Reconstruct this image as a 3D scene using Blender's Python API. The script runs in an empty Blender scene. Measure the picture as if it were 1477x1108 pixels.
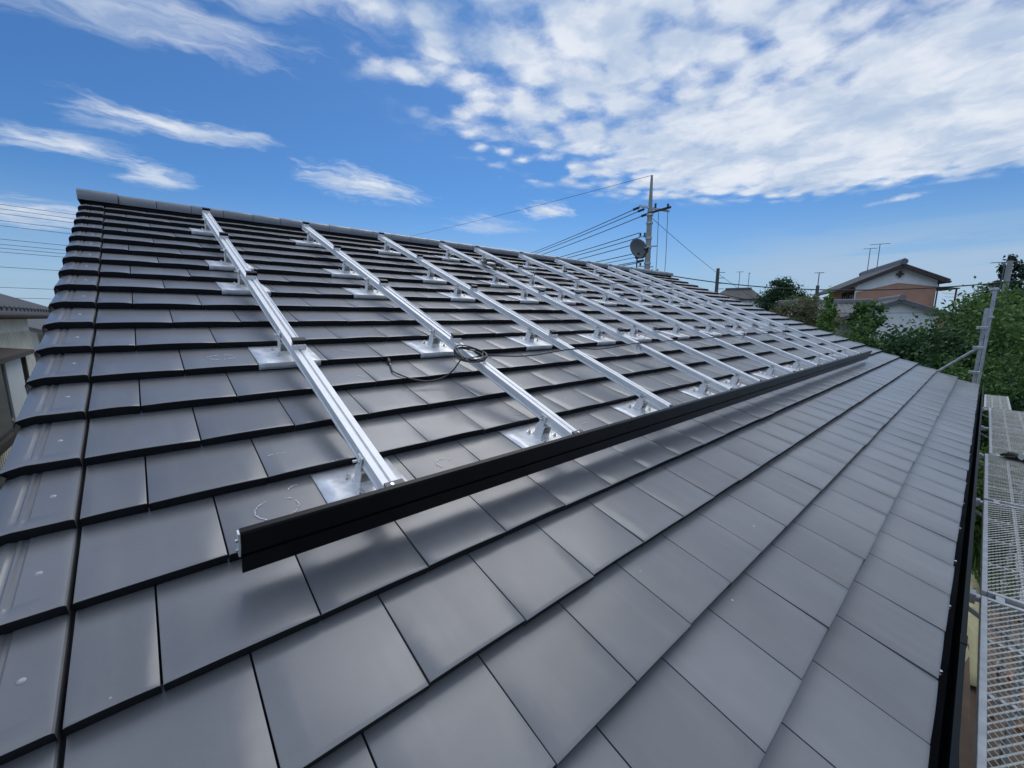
import bpy, math, random
from mathutils import Vector, Matrix
random.seed(7)
C = bpy.context.scene
COL = C.collection
H = 5.2                                   # eye height above the ground
PITCH = math.radians(21.172)              # roof pitch
# ---------------------------------------------------------------- camera
cam_d = bpy.data.cameras.new('camera'); cam = bpy.data.objects.new('camera', cam_d); COL.objects.link(cam)
cam_d.sensor_fit = 'HORIZONTAL'; cam_d.sensor_width = 36; cam_d.lens = 14.444
cam_d.clip_start = 0.02; cam_d.clip_end = 6000
R = Matrix(((0.753284765, 0.105619982, -0.649158287), (-0.657694506, 0.120970941, -0.743507881), (0.0, 0.987020998, 0.160591248)))
cam.matrix_world = Matrix.Translation((0, 0, H)) @ R.to_4x4()
C.camera = cam
# ---------------------------------------------------------------- light
SUN_AZ, SUN_EL = math.radians(44), math.radians(52)
sd = bpy.data.lights.new('sun', 'SUN'); sd.energy = .5; sd.angle = math.radians(40); sd.color = (1, .95, .88)
sun = bpy.data.objects.new('sun', sd); COL.objects.link(sun)
sun.rotation_euler = Vector((math.cos(SUN_AZ)*math.cos(SUN_EL), math.sin(SUN_AZ)*math.cos(SUN_EL), math.sin(SUN_EL))).to_track_quat('Z', 'Y').to_euler()
C.view_settings.view_transform = 'Standard'; C.view_settings.look = 'None'
C.view_settings.exposure = 1.02; C.view_settings.gamma = 1
SKY_STRENGTH = 0.1

world = bpy.data.worlds.new('World'); C.world = world; world.use_nodes = True
nt = world.node_tree; nt.nodes.clear()
def nd(t, **kw):
    n = nt.nodes.new(t)
    for k, v in kw.items(): setattr(n, k, v)
    return n
def lk(a, b): nt.links.new(a, b)
def mth(op, a, b=None, c=None, clamp=False):
    n = nd('ShaderNodeMath', operation=op, use_clamp=clamp)
    for i, x in enumerate((a, b, c)):
        if x is None: continue
        if isinstance(x, (int, float)): n.inputs[i].default_value = x
        else: lk(x, n.inputs[i])
    return n.outputs[0]
def sstep(x, lo, hi, a=0., b=1.):
    n = nd('ShaderNodeMapRange', interpolation_type='SMOOTHSTEP')
    lk(x, n.inputs[0])
    for i, v in zip((1, 2, 3, 4), (lo, hi, a, b)): n.inputs[i].default_value = v
    return n.outputs[0]
def noise(vec, scale, detail=5, rough=.55, dist=0., w=None):
    n = nd('ShaderNodeTexNoise'); lk(vec, n.inputs['Vector'])
    n.inputs['Scale'].default_value = scale; n.inputs['Detail'].default_value = detail
    n.inputs['Roughness'].default_value = rough; n.inputs['Distortion'].default_value = dist
    return n
sky = nd('ShaderNodeTexSky', sky_type='NISHITA', sun_disc=False)
sky.sun_elevation = SUN_EL; sky.sun_rotation = math.pi/2 - SUN_AZ
sky.altitude = 50; sky.air_density = 1.0; sky.dust_density = .35; sky.ozone_density = 2.2
tc = nd('ShaderNodeTexCoord')
sp = nd('ShaderNodeSeparateXYZ'); lk(tc.outputs['Generated'], sp.inputs[0])
zc = mth('MAXIMUM', sp.outputs[2], 0.0)
zz = mth('ADD', zc, .06)
PX = mth('DIVIDE', sp.outputs[0], zz); PY = mth('DIVIDE', sp.outputs[1], zz)
cmb = nd('ShaderNodeCombineXYZ'); lk(PX, cmb.inputs[0]); lk(PY, cmb.inputs[1])
# warp the cloud-layer coordinates a little so edges fray
wn = noise(cmb.outputs[0], 2.6, 4, .6)
wv = nd('ShaderNodeVectorMath', operation='SUBTRACT'); lk(wn.outputs['Color'], wv.inputs[0]); wv.inputs[1].default_value = (.5, .5, .5)
ws = nd('ShaderNodeVectorMath', operation='SCALE'); lk(wv.outputs[0], ws.inputs[0]); ws.inputs['Scale'].default_value = .42
wa = nd('ShaderNodeVectorMath', operation='ADD'); lk(cmb.outputs[0], wa.inputs[0]); lk(ws.outputs[0], wa.inputs[1])
WP = wa.outputs[0]
s2 = nd('ShaderNodeSeparateXYZ'); lk(WP, s2.inputs[0]); WX, WY = s2.outputs[0], s2.outputs[1]
def ellipse(cx, cy, rx, ry, ang=0.):
    """1 in the middle, 0 at the rim of an ellipse on the cloud layer"""
    ca, sa = math.cos(math.radians(ang)), math.sin(math.radians(ang))
    dx = mth('SUBTRACT', WX, cx); dy = mth('SUBTRACT', WY, cy)
    a = mth('ADD', mth('MULTIPLY', dx, ca/rx), mth('MULTIPLY', dy, sa/rx))
    b = mth('ADD', mth('MULTIPLY', dx, -sa/ry), mth('MULTIPLY', dy, ca/ry))
    d = mth('SQRT', mth('ADD', mth('MULTIPLY', a, a), mth('MULTIPLY', b, b)))
    return mth('SUBTRACT', 1.0, d, clamp=True)
# altocumulus sheet: rounded cells, thicker to the right
wn2 = noise(cmb.outputs[0], 6.5, 5, .6)
wv2 = nd('ShaderNodeVectorMath', operation='SUBTRACT'); lk(wn2.outputs['Color'], wv2.inputs[0]); wv2.inputs[1].default_value = (.5, .5, .5)
ws2 = nd('ShaderNodeVectorMath', operation='SCALE'); lk(wv2.outputs[0], ws2.inputs[0]); ws2.inputs['Scale'].default_value = .12
wa2 = nd('ShaderNodeVectorMath', operation='ADD'); lk(cmb.outputs[0], wa2.inputs[0]); lk(ws2.outputs[0], wa2.inputs[1])
mpc = nd('ShaderNodeMapping'); lk(wa2.outputs[0], mpc.inputs[0]); mpc.inputs['Rotation'].default_value = (0, 0, math.radians(30)); mpc.inputs['Scale'].default_value = (1., 1.15, 1.)
vo = nd('ShaderNodeTexVoronoi', feature='SMOOTH_F1'); lk(mpc.outputs[0], vo.inputs['Vector']); vo.inputs['Scale'].default_value = 7.8; vo.inputs['Smoothness'].default_value = .8
puff = mth('SUBTRACT', 1.0, mth('MULTIPLY', vo.outputs['Distance'], 1.45))
cells = mth('ADD', mth('MULTIPLY', puff, .62), mth('MULTIPLY', noise(wa2.outputs[0], 8.5, 5, .55).outputs['Fac'], .62))
mid = noise(WP, 1.7, 3, .5).outputs['Fac']
fine = noise(WP, 16, 4, .6).outputs['Fac']
dx = mth('SUBTRACT', WX, 1.75); dy = mth('SUBTRACT', WY, .1)
rad = mth('SQRT', mth('ADD', mth('MULTIPLY', dx, dx), mth('MULTIPLY', dy, dy)))
sheet = sstep(rad, 1.2, 2.05, 1., 0.)
core = ellipse(2.75, .35, .95, 1.5, 20)
dens = mth('ADD', mth('MULTIPLY', cells, 1.5), mth('MULTIPLY', mid, .7))
dens = mth('ADD', dens, mth('MULTIPLY', fine, .25))
dens = mth('ADD', dens, mth('MULTIPLY', sheet, .62))
dens = mth('ADD', dens, mth('MULTIPLY', core, .9))
d_sheet = mth('MULTIPLY', sstep(dens, 1.22, 2.06), sstep(sheet, 0., .35))
# wisps: fibrous cirrus, stretched along the wind
mp = nd('ShaderNodeMapping'); lk(WP, mp.inputs[0]); mp.inputs['Rotation'].default_value = (0, 0, math.radians(18)); mp.inputs['Scale'].default_value = (1., 3.2, 1.)
fib = noise(mp.outputs[0], 3.4, 7, .62, .5).outputs['Fac']
def wisp(cx, cy, rx, ry, ang, amt):
    e = ellipse(cx, cy, rx, ry, ang)
    return mth('MULTIPLY', sstep(mth('ADD', mth('MULTIPLY', e, .75), mth('MULTIPLY', fib, .8)), .62, 1.15), mth('MULTIPLY', sstep(e, 0, .3), amt))
acc = d_sheet
for w in [(.20, 2.46, .58, .22, -6, 1.0), (.42, 2.42, .26, .14, 0, .8), (.0, 2.62, .3, .12, -35, .7), (.05, 1.75, .75, .32, -8, .7), (.1, 3.25, .35, .42, 20, .85), (-.25, 3.0, .5, .28, -8, .85),
          (1.15, 2.70, .72, .44, 8, 1.0), (2.38, 2.32, .36, .34, 0, 1.), (2.3, 2.9, .6, .5, 0, .5), (-.6, 4.6, 1.1, .8, 0, .95), (.35, 1.35, .7, .35, -20, .7),
          (3.8, .47, .35, .1, 60, .7), (-.7, 2.2, .5, .3, 0, .5), (3.2, 3.8, .9, .6, 0, .5), (1.1, 3.9, .9, .3, 0, .4)]:
    acc = mth('MAXIMUM', acc, wisp(*w))
# unseen sky overhead and behind the viewer: scattered cloud added for fill light
b2 = mth('SQRT', mth('ADD', mth('POWER', mth('ADD', WX, .9), 2.), mth('POWER', mth('ADD', WY, .9), 2.)))
beh = sstep(b2, 1.3, 2.6, 1., 0.)
acc = mth('MAXIMUM', acc, mth('MULTIPLY', sstep(mth('ADD', mth('MULTIPLY', cells, .8), mth('MULTIPLY', mid, .8)), .60, 1.0), mth('MULTIPLY', beh, .95)))
# low bank of grey-white cloud near the horizon
el = sp.outputs[2]
mp2 = nd('ShaderNodeMapping'); lk(tc.outputs['Generated'], mp2.inputs[0]); mp2.inputs['Scale'].default_value = (1.6, 1.6, 16)
bank = noise(mp2.outputs[0], 2.3, 5, .55, .4).outputs['Fac']
low = mth('MULTIPLY', sstep(el, .03, .21, 1., 0.), sstep(bank, .30, .62))
hz = sstep(el, -.02, .26, .78, 0.)
right = mth('MULTIPLY', mth('MULTIPLY', sstep(sp.outputs[0], .78, .99), sstep(el, .08, .22, 1., 0.)), sstep(bank, .25, .6, .30, .9))
lowc = mth('MAXIMUM', mth('MAXIMUM', mth('MULTIPLY', low, .8), hz), right)
# colours
hsv = nd('ShaderNodeVectorMath', operation='MULTIPLY'); lk(sky.outputs[0], hsv.inputs[0]); hsv.inputs[1].default_value = (.176, .318, .468)
tone = noise(WP, 3.1, 4, .55).outputs['Fac']
cr = nd('ShaderNodeMix', data_type='RGBA'); lk(sstep(tone, .3, .7), cr.inputs[0])
cr.inputs[6].default_value = (2.35, 2.9, 3.75, 1); cr.inputs[7].default_value = (4.1, 4.3, 4.6, 1)
m1 = nd('ShaderNodeMix', data_type='RGBA'); lk(mth('MULTIPLY', acc, .93), m1.inputs[0]); lk(hsv.outputs[0], m1.inputs[6]); lk(cr.outputs[2], m1.inputs[7])
m2 = nd('ShaderNodeMix', data_type='RGBA'); lk(lowc, m2.inputs[0]); lk(m1.outputs[2], m2.inputs[6]); m2.inputs[7].default_value = (2.0, 2.65, 3.5, 1)
bg = nd('ShaderNodeBackground'); sky_fill = nd('ShaderNodeVectorMath', operation='SCALE'); lk(m2.outputs[2], sky_fill.inputs[0]); lk(mth('ADD', 1.0, mth('MULTIPLY', beh, .8)), sky_fill.inputs['Scale'])   # unseen sky overhead and behind brightened as added fill light
lk(sky_fill.outputs[0], bg.inputs[0]); bg.inputs[1].default_value = SKY_STRENGTH
wo = nd('ShaderNodeOutputWorld'); lk(bg.outputs[0], wo.inputs[0])

# ---------------------------------------------------------------- materials
def mat(name, col, rough=.6, metal=0., spec=.5, noise_amt=0., nscale=8., bump=0., bscale=60., coat=0., extra=None, aniso=0.):
    m = bpy.data.materials.new(name); m.use_nodes = True
    t = m.node_tree; b = t.nodes['Principled BSDF']
    b.inputs['Base Color'].default_value = (*col, 1); b.inputs['Roughness'].default_value = rough
    b.inputs['Metallic'].default_value = metal; b.inputs['Specular IOR Level'].default_value = spec
    b.inputs['Coat Weight'].default_value = coat
    geo = t.nodes.new('ShaderNodeTexCoord')
    if noise_amt:
        n = t.nodes.new('ShaderNodeTexNoise'); n.inputs['Scale'].default_value = nscale; n.inputs['Detail'].default_value = 6
        t.links.new(geo.outputs['Object'], n.inputs['Vector'])
        r = t.nodes.new('ShaderNodeMapRange'); t.links.new(n.outputs['Fac'], r.inputs[0])
        r.inputs[1].default_value = .25; r.inputs[2].default_value = .75; r.inputs[3].default_value = 1-noise_amt; r.inputs[4].default_value = 1+noise_amt
        mx = t.nodes.new('ShaderNodeVectorMath'); mx.operation = 'SCALE'; mx.inputs[0].default_value = col
        t.links.new(r.outputs[0], mx.inputs['Scale']); t.links.new(mx.outputs[0], b.inputs['Base Color'])
        r2 = t.nodes.new('ShaderNodeMapRange'); t.links.new(n.outputs['Fac'], r2.inputs[0])
        r2.inputs[1].default_value = .25; r2.inputs[2].default_value = .75
        r2.inputs[3].default_value = max(.03, rough*(1-noise_amt*.6)); r2.inputs[4].default_value = min(1, rough*(1+noise_amt*.6))
        t.links.new(r2.outputs[0], b.inputs['Roughness'])
    if bump:
        n = t.nodes.new('ShaderNodeTexNoise'); n.inputs['Scale'].default_value = bscale; n.inputs['Detail'].default_value = 4
        t.links.new(geo.outputs['Object'], n.inputs['Vector'])
        bp = t.nodes.new('ShaderNodeBump'); bp.inputs['Strength'].default_value = bump; bp.inputs['Distance'].default_value = .01
        t.links.new(n.outputs['Fac'], bp.inputs['Height']); t.links.new(bp.outputs[0], b.inputs['Normal'])
    return m

def tile_material():
    m = bpy.data.materials.new('glazed_tile'); m.use_nodes = True
    t = m.node_tree; b = t.nodes['Principled BSDF']
    tc = t.nodes.new('ShaderNodeTexCoord')
    def N(scale, detail, rough=.55):
        n = t.nodes.new('ShaderNodeTexNoise'); n.inputs['Scale'].default_value = scale; n.inputs['Detail'].default_value = detail
        n.inputs['Roughness'].default_value = rough; t.links.new(tc.outputs['Object'], n.inputs['Vector']); return n.outputs['Fac']
    def MR(x, a, b_, c, d):
        r = t.nodes.new('ShaderNodeMapRange'); t.links.new(x, r.inputs[0])
        for i, v in zip((1, 2, 3, 4), (a, b_, c, d)): r.inputs[i].default_value = v
        return r.outputs[0]
    at = t.nodes.new('ShaderNodeAttribute'); at.attribute_name = 'tone'
    big = N(2.2, 5); dust = N(9, 8, .7); speck = t.nodes.new('ShaderNodeTexVoronoi'); speck.inputs['Scale'].default_value = 7.5
    t.links.new(tc.outputs['Object'], speck.inputs['Vector'])
    sp1 = MR(speck.outputs['Distance'], .020, .030, 1, 0)
    hold = MR(speck.outputs['Color'], .45, .47, 0, 1)      # only some cells carry a fleck of mortar
    fl = t.nodes.new('ShaderNodeMath'); fl.operation = 'MULTIPLY'; t.links.new(sp1, fl.inputs[0]); t.links.new(hold, fl.inputs[1])
    k = t.nodes.new('ShaderNodeMath'); k.operation = 'MULTIPLY'; t.links.new(MR(big, .3, .7, .88, 1.12), k.inputs[0]); t.links.new(at.outputs['Fac'], k.inputs[1])
    base = t.nodes.new('ShaderNodeVectorMath'); base.operation = 'SCALE'; base.inputs[0].default_value = TILE_COL; t.links.new(k.outputs[0], base.inputs['Scale'])
    du = t.nodes.new('ShaderNodeMix'); du.data_type = 'RGBA'; t.links.new(MR(dust, .52, .8, 0, .16), du.inputs[0]); t.links.new(base.outputs[0], du.inputs[6]); du.inputs[7].default_value = (.24, .235, .23, 1)
    mpn = t.nodes.new('ShaderNodeMapping'); t.links.new(tc.outputs['Object'], mpn.inputs[0]); mpn.inputs['Scale'].default_value = (14, 1.6, 1.6)
    stn = t.nodes.new('ShaderNodeTexNoise'); stn.inputs['Scale'].default_value = 1.0; stn.inputs['Detail'].default_value = 6; t.links.new(mpn.outputs[0], stn.inputs['Vector'])
    d2 = t.nodes.new('ShaderNodeMix'); d2.data_type = 'RGBA'; t.links.new(MR(stn.outputs['Fac'], .50, .78, 0, .22), d2.inputs[0]); t.links.new(du.outputs[2], d2.inputs[6]); d2.inputs[7].default_value = (.27, .26, .25, 1); du = d2
    wh = t.nodes.new('ShaderNodeMix'); wh.data_type = 'RGBA'; t.links.new(fl.outputs[0], wh.inputs[0]); t.links.new(du.outputs[2], wh.inputs[6]); wh.inputs[7].default_value = (.6, .6, .58, 1)
    t.links.new(wh.outputs[2], b.inputs['Base Color'])
    t.links.new(MR(dust, .3, .8, .60, .72), b.inputs['Roughness'])
    b.inputs['Specular IOR Level'].default_value = .5; b.inputs['Metallic'].default_value = .42; b.inputs['Coat Weight'].default_value = .9; b.inputs['Coat Roughness'].default_value = .26      # smoked clay with a dull metallic skin
    bp = t.nodes.new('ShaderNodeBump'); bp.inputs['Strength'].default_value = .10; bp.inputs['Distance'].default_value = .004
    t.links.new(N(90, 4), bp.inputs['Height']); t.links.new(bp.outputs[0], b.inputs['Normal'])
    return m
TILE_COL = (.170, .170, .170)
M = {
 'tile': tile_material(),
 'nose': mat('near_black_nose', (.016, .016, .018), .7, 0., .25, noise_amt=.3, nscale=20),
 'deck': mat('dark_felt', (.012, .012, .014), .9),
 'alu': mat('anodised_aluminium', (.84, .83, .80), .5, .22, noise_amt=.06, nscale=20),
 'alud': mat('cast_aluminium', (.80, .79, .76), .5, .25, noise_amt=.12, nscale=60),
 'plate': mat('galvanised_sheet', (.82, .81, .79), .42, .3, noise_amt=.22, nscale=16, bump=.5, bscale=22),
 'steel': mat('zinc_bolt', (.70, .70, .68), .3, 1.),
 'dull': mat('dull_screw', (.42, .42, .42), .6, .4),
 'black': mat('black_powder_coat', (.0025, .0025, .003), .36, 0., .20, noise_amt=.15, nscale=40),
 'blackrub': mat('black_plastic', (.012, .012, .013), .5),
 'dgrey': mat('grey_bracket', (.11, .115, .12), .5, .6),
 'gutter': mat('black_gutter', (.006, .009, .011), .5, 0., .10, noise_amt=.2, nscale=6),
 'chalk': mat('white_chalk', (.66, .66, .67), .9, noise_amt=.30, nscale=120),
 'cable': mat('cable_sheath', (.02, .02, .021), .45),
 'cream': mat('cream_siding', (.84, .81, .70), .85, noise_amt=.12, nscale=4),
 'brownwall': mat('brown_render', (.50, .28, .185), .9, noise_amt=.10, nscale=1.2),
 'whitewall': mat('white_render', (.84, .83, .78), .85, noise_amt=.08, nscale=2),
 'kawara': mat('grey_roof_tile', (.125, .125, .125), .55, noise_amt=.22, nscale=2.5),
 'kawara2': mat('weathered_roof_tile', (.20, .195, .185), .7, noise_amt=.22, nscale=2),
 'slate': mat('dark_slate', (.052, .052, .05), .7, noise_amt=.2, nscale=1.5),
 'wood': mat('dark_wood', (.06, .045, .036), .75, noise_amt=.25, nscale=5),
 'paintw': mat('white_shutter', (.62, .66, .68), .6, noise_amt=.06, nscale=3),
 'glass': mat('window_glass', (.03, .035, .04), .08, 0., .8),
 'concrete': mat('concrete_pole', (.33, .325, .30), .85, noise_amt=.15, nscale=3),
 'wire': mat('power_wire', (.022, .024, .028), .6),
 'insul': mat('dark_insulator', (.03, .03, .034), .4),
 'galv': mat('scaffold_steel', (.50, .51, .51), .5, .75, noise_amt=.22, nscale=14),
 'mesh': mat('scaffold_mesh', (.58, .57, .50), .6, .35, noise_amt=.2, nscale=9),
 'dish': mat('dish_grey', (.055, .06, .06), .5),
 'bark': mat('bark', (.085, .062, .045), .95, noise_amt=.3, nscale=6),
 'soil': mat('bare_soil', (.24, .17, .115), .95, noise_amt=.5, nscale=1.4, bump=.6, bscale=5),
 'sheet': mat('pale_yellow_sheet', (.58, .52, .28), .8, noise_amt=.22, nscale=2.2, bump=.5, bscale=4),
 'plank': mat('brown_board', (.20, .13, .085), .85, noise_amt=.3, nscale=3),
 'brick': mat('orange_brick', (.40, .19, .10), .9, noise_amt=.25, nscale=9),
 'cloth': mat('white_cotton', (.62, .62, .60), .9), 'clothk': mat('black_rubber_grip', (.015, .015, .016), .7),
}
def leaf_material(name, cols, trans=.25):
    m = bpy.data.materials.new(name); m.use_nodes = True
    t = m.node_tree; b = t.nodes['Principled BSDF']
    g = t.nodes.new('ShaderNodeNewGeometry')
    r = t.nodes.new('ShaderNodeValToRGB'); t.links.new(g.outputs['Random Per Island'], r.inputs[0])
    e = r.color_ramp.elements
    e[0].color = (*cols[0], 1); e[1].color = (*cols[-1], 1)
    for i, c in enumerate(cols[1:-1]): x = e.new((i+1)/(len(cols)-1)); x.color = (*c, 1)
    t.links.new(r.outputs[0], b.inputs['Base Color'])
    b.inputs['Roughness'].default_value = .6; b.inputs['Specular IOR Level'].default_value = .35
    tr = t.nodes.new('ShaderNodeBsdfTranslucent'); t.links.new(r.outputs[0], tr.inputs[0])
    mx = t.nodes.new('ShaderNodeMixShader'); mx.inputs[0].default_value = trans
    t.links.new(b.outputs[0], mx.inputs[1]); t.links.new(tr.outputs[0], mx.inputs[2])
    t.links.new(mx.outputs[0], t.nodes['Material Output'].inputs[0])
    return m
M['leaf'] = leaf_material('mid_leaf', [(0.0383, 0.087, 0.0209), (0.0784, 0.1601, 0.0348), (0.1304, 0.2174, 0.0522)])
M['leafd'] = leaf_material('dark_leaf', [(0.0209, 0.0557, 0.0209), (0.0383, 0.0905, 0.0313), (0.0626, 0.1218, 0.0383)])
M['leafl'] = leaf_material('light_leaf', [(0.0784, 0.1478, 0.0313), (0.1304, 0.235, 0.0487), (0.1914, 0.287, 0.0784)])
M['leafo'] = leaf_material('olive_leaf', [(0.0958, 0.1132, 0.0434), (0.1478, 0.1566, 0.061), (0.1914, 0.1826, 0.087)])
M['pine'] = leaf_material('needle', [(0.018, 0.042, 0.024), (0.033, 0.063, 0.033), (0.045, 0.075, 0.039)], .1)
M['grass'] = leaf_material('grass_blade', [(0.0696, 0.1304, 0.0313), (0.1304, 0.2262, 0.0522), (0.2088, 0.2958, 0.087)])

# ---------------------------------------------------------------- mesh helpers
class MB:
    def __init__(s): s.v = []; s.f = []; s.mi = []; s.tone = []
    def add(s, vs, fs, tone=1.):
        o = len(s.v); s.v += [tuple(x) for x in vs]; s.f += [tuple(i+o for i in f) for f in fs]; s.tone += [tone]*len(vs)
    def box(s, c, d, rot=None):
        x, y, z = d[0]/2, d[1]/2, d[2]/2
        vs = [Vector(q) for q in ((-x,-y,-z),(x,-y,-z),(x,y,-z),(-x,y,-z),(-x,-y,z),(x,-y,z),(x,y,z),(-x,y,z))]
        if rot is not None: vs = [rot @ q for q in vs]
        s.add([q + Vector(c) for q in vs], [(0,3,2,1),(4,5,6,7),(0,1,5,4),(1,2,6,5),(2,3,7,6),(3,0,4,7)]); return s
    def bar(s, a, b, w, h=None, up=(0,0,1)):
        a, b = Vector(a), Vector(b); d = b-a; L = d.length; d.normalize(); up = Vector(up)
        x = d.cross(up)
        if x.length < 1e-4: x = d.cross(Vector((1,0,0)))
        x.normalize(); z = x.cross(d)
        s.box((a+b)/2, (w, L, h or w), Matrix((x, d, z)).transposed()); return s
    def tube(s, pts, r, n=8, cap=True):
        pts = [Vector(p) for p in pts]; rs = r if isinstance(r, (list, tuple)) else [r]*len(pts)
        vs = []; prev = None
        for i, p in enumerate(pts):
            d = (pts[min(i+1, len(pts)-1)] - pts[max(i-1, 0)]).normalized()
            if prev is None: x = d.orthogonal().normalized()
            else:
                x = prev - d*prev.dot(d); x = x.normalized() if x.length > 1e-6 else d.orthogonal().normalized()
            prev = x; y = d.cross(x)
            for k in range(n):
                a = 2*math.pi*k/n; vs.append(p + (x*math.cos(a) + y*math.sin(a))*rs[i])
        fs = [(i*n+k, i*n+(k+1) % n, (i+1)*n+(k+1) % n, (i+1)*n+k) for i in range(len(pts)-1) for k in range(n)]
        if cap: fs += [tuple(range(n-1, -1, -1)), tuple((len(pts)-1)*n+k for k in range(n))]
        s.add(vs, fs); return s
    def prism(s, prof, a, b, ax=lambda q, t: (t, q[0], q[1]), cap=True):
        """closed profile swept between stations a and b"""
        n = len(prof)
        s.add([ax(q, a) for q in prof] + [ax(q, b) for q in prof],
              [(i, (i+1) % n, n+(i+1) % n, n+i) for i in range(n)] + ([tuple(range(n-1, -1, -1)), tuple(range(n, 2*n))] if cap else [])); return s
    def poly(s, pts, th, nrm=(0,0,1)):
        """flat polygon with thickness"""
        n = len(pts); pts = [Vector(p) for p in pts]; o = Vector(nrm)*th
        s.add(pts + [p-o for p in pts], [tuple(range(n)), tuple(range(2*n-1, n-1, -1))] + [(i, n+i, n+(i+1) % n, (i+1) % n) for i in range(n)]); return s
    def build(s, name, m, parent=None, smooth=False, off=None, bevel=0., angle=40):
        me = bpy.data.meshes.new(name)
        vs = s.v if off is None else [(a-off[0], b-off[1], c-off[2]) for a, b, c in s.v]
        me.from_pydata(vs, [], s.f); me.update()
        if m is not None: me.materials.append(m)
        if smooth:
            me.polygons.foreach_set('use_smooth', [True]*len(me.polygons))
            me.set_sharp_from_angle(angle=math.radians(angle))
        if m is M['tile']:
            at = me.attributes.new('tone', 'FLOAT', 'POINT'); at.data.foreach_set('value', s.tone)
        o = bpy.data.objects.new(name, me); COL.objects.link(o)
        if parent is not None: o.parent = parent
        if bevel:
            bv = o.modifiers.new('bevel', 'BEVEL'); bv.width = bevel; bv.segments = 2; bv.limit_method = 'ANGLE'; bv.angle_limit = math.radians(40)
        return o
def tag(o, label=None, cat=None, group=None, kind=None):
    if label: o['label'] = label
    if cat: o['category'] = cat
    if group: o['group'] = group
    if kind: o['kind'] = kind
    return o
def thing(name, label, cat, loc=(0,0,0), rot=(0,0,0), group=None):
    o = bpy.data.objects.new(name, None); COL.objects.link(o); o.location = loc; o.rotation_euler = rot
    o.empty_display_size = .1
    return tag(o, label, cat, group)
def copy_tree(o, parent=None):
    c = o.copy(); COL.objects.link(c)
    if parent is not None: c.parent = parent
    for ch in [x for x in COL.objects if x.parent == o]: copy_tree(ch, c)
    return c
cp, sn = math.cos(PITCH), math.sin(PITCH)
UV = Vector((1,0,0)); VV = Vector((0,cp,sn)); NV = Vector((0,-sn,cp)); ORG = Vector((0,0,H)) - NV
def rp(u, v, h=0.): return ORG + UV*u + VV*v + NV*h
def pol(az, slope, d):
    a = math.radians(az); return Vector((d*math.cos(a), d*math.sin(a), H + slope*d))
ORD = ['first','second','third','fourth','fifth','sixth','seventh','eighth','ninth','tenth']

# ---------------------------------------------------------------- setting
g = MB(); g.add([(-3000,-3000,0),(3000,-3000,0),(3000,3000,0),(-3000,3000,0)], [(0,1,2,3)])
gm = mat('ground_earth', (.10, .09, .055), .95, noise_amt=.45, nscale=.35, bump=.4, bscale=3)
tag(g.build('ground', gm), kind='structure')
g = MB()
n = 24
vs = []; fs = []
for i in range(n+1):
    for j in range(5):
        x = -2 + 22*i/n; y = -3.2 + 3.9*j/4
        vs.append((x, y, .012 + (.05*math.sin(x*1.7+j)+.04*math.sin(x*4.1-j*2)+.06) * (1 if 0 < j < 4 and 0 < i < n else 0)))
for i in range(n):
    for j in range(4): fs.append((i*5+j, (i+1)*5+j, (i+1)*5+j+1, i*5+j+1))
g.add(vs, fs); tag(g.build('bare_earth', M['soil'], smooth=True), kind='structure')

# ---------------------------------------------------------------- the house under the viewer
V0, DV, TW = -.1562, .2672, .2915
T = .035
U_L, U_R = -.1914, 9.93
KMIN, KMAX = -1, 20
house = thing('house', 'house with dark grey flat-tiled gable roof filling the foreground', 'house', (4.9, 5.4, 0))
HO = (4.9, 5.4, 0)
def hb(mb, name, m, **kw): return mb.build(name, m, kw.pop('parent', house), off=HO, **kw)
def lip(k): return V0 + DV*k
rt = MB()
rng = random.Random(3)
VST = [(.0060,-.0345),(.0012,-.008),(-.0002,-.0034),(.0005,-.0012),(.0026,-.0002),(.012,.0002),(.06,None),(.12,None),(.19,None),(.25,None),(.292,None)]
for k in range(KMIN, KMAX+1):
    a = (-.0557 if k % 2 else .0903); us = [U_L+.0025] + [a + TW*j for j in range(40) if U_L+.03 < a + TW*j < U_R-.05] + [U_R]
    for u0, u1 in zip(us[:-1], us[1:]):
        d0, d1 = rng.gauss(0, .0011), rng.gauss(0, .0011); dv = rng.gauss(0, .0013); sag = .0030 + rng.gauss(0, .0010)
        tone = rng.uniform(.87, 1.12)
        W = u1-u0; gap = .0022
        xs = [u0+gap, u0+gap+.003] + [u0 + W*q for q in (.2, .4, .6, .8)] + [u1-gap-.003, u1-gap]
        vs = []; nx = len(xs)
        for (dvv, hh) in VST:
            for i, x in enumerate(xs):
                s_ = (x-u0)/W
                camb = sag*(1-(2*s_-1)**2)*.9 - sag*.35 + d0*(1-s_) + d1*s_
                edge = -.0016 if i in (0, nx-1) else 0
                if hh is None: h = -T*(dvv/DV)*1.0 + .0002
                else: h = hh - (T*(max(dvv, 0)/DV) if hh > -.0009 else 0)
                fade = max(0., 1 - max(dvv, 0)/.26)
                if hh is not None and hh < -.02: camb *= 0
                vs.append(rp(x, lip(k) + dvv + dv*fade, h + (camb+edge)*fade))
        fs = [(r*nx+i, r*nx+i+1, (r+1)*nx+i+1, (r+1)*nx+i) for r in range(len(VST)-1) for i in range(nx-1)]
        # side walls of the tile, so the joint between two tiles reads as a slit
        m_ = len(vs)
        L = [r*nx for r in range(1, len(VST))]; Rr = [r*nx+nx-1 for r in range(1, len(VST))]
        ex = []
        for arr in (L, Rr):
            for q in arr: ex.append(vs[q] - NV*.022)
        vs2 = vs + ex; nl = len(L)
        for i in range(nl-1):
            fs.append((L[i], L[i+1], m_+i+1, m_+i)); fs.append((Rr[i+1], Rr[i], m_+nl+i, m_+nl+i+1))
        rt.add(vs2, fs, tone)
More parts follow.
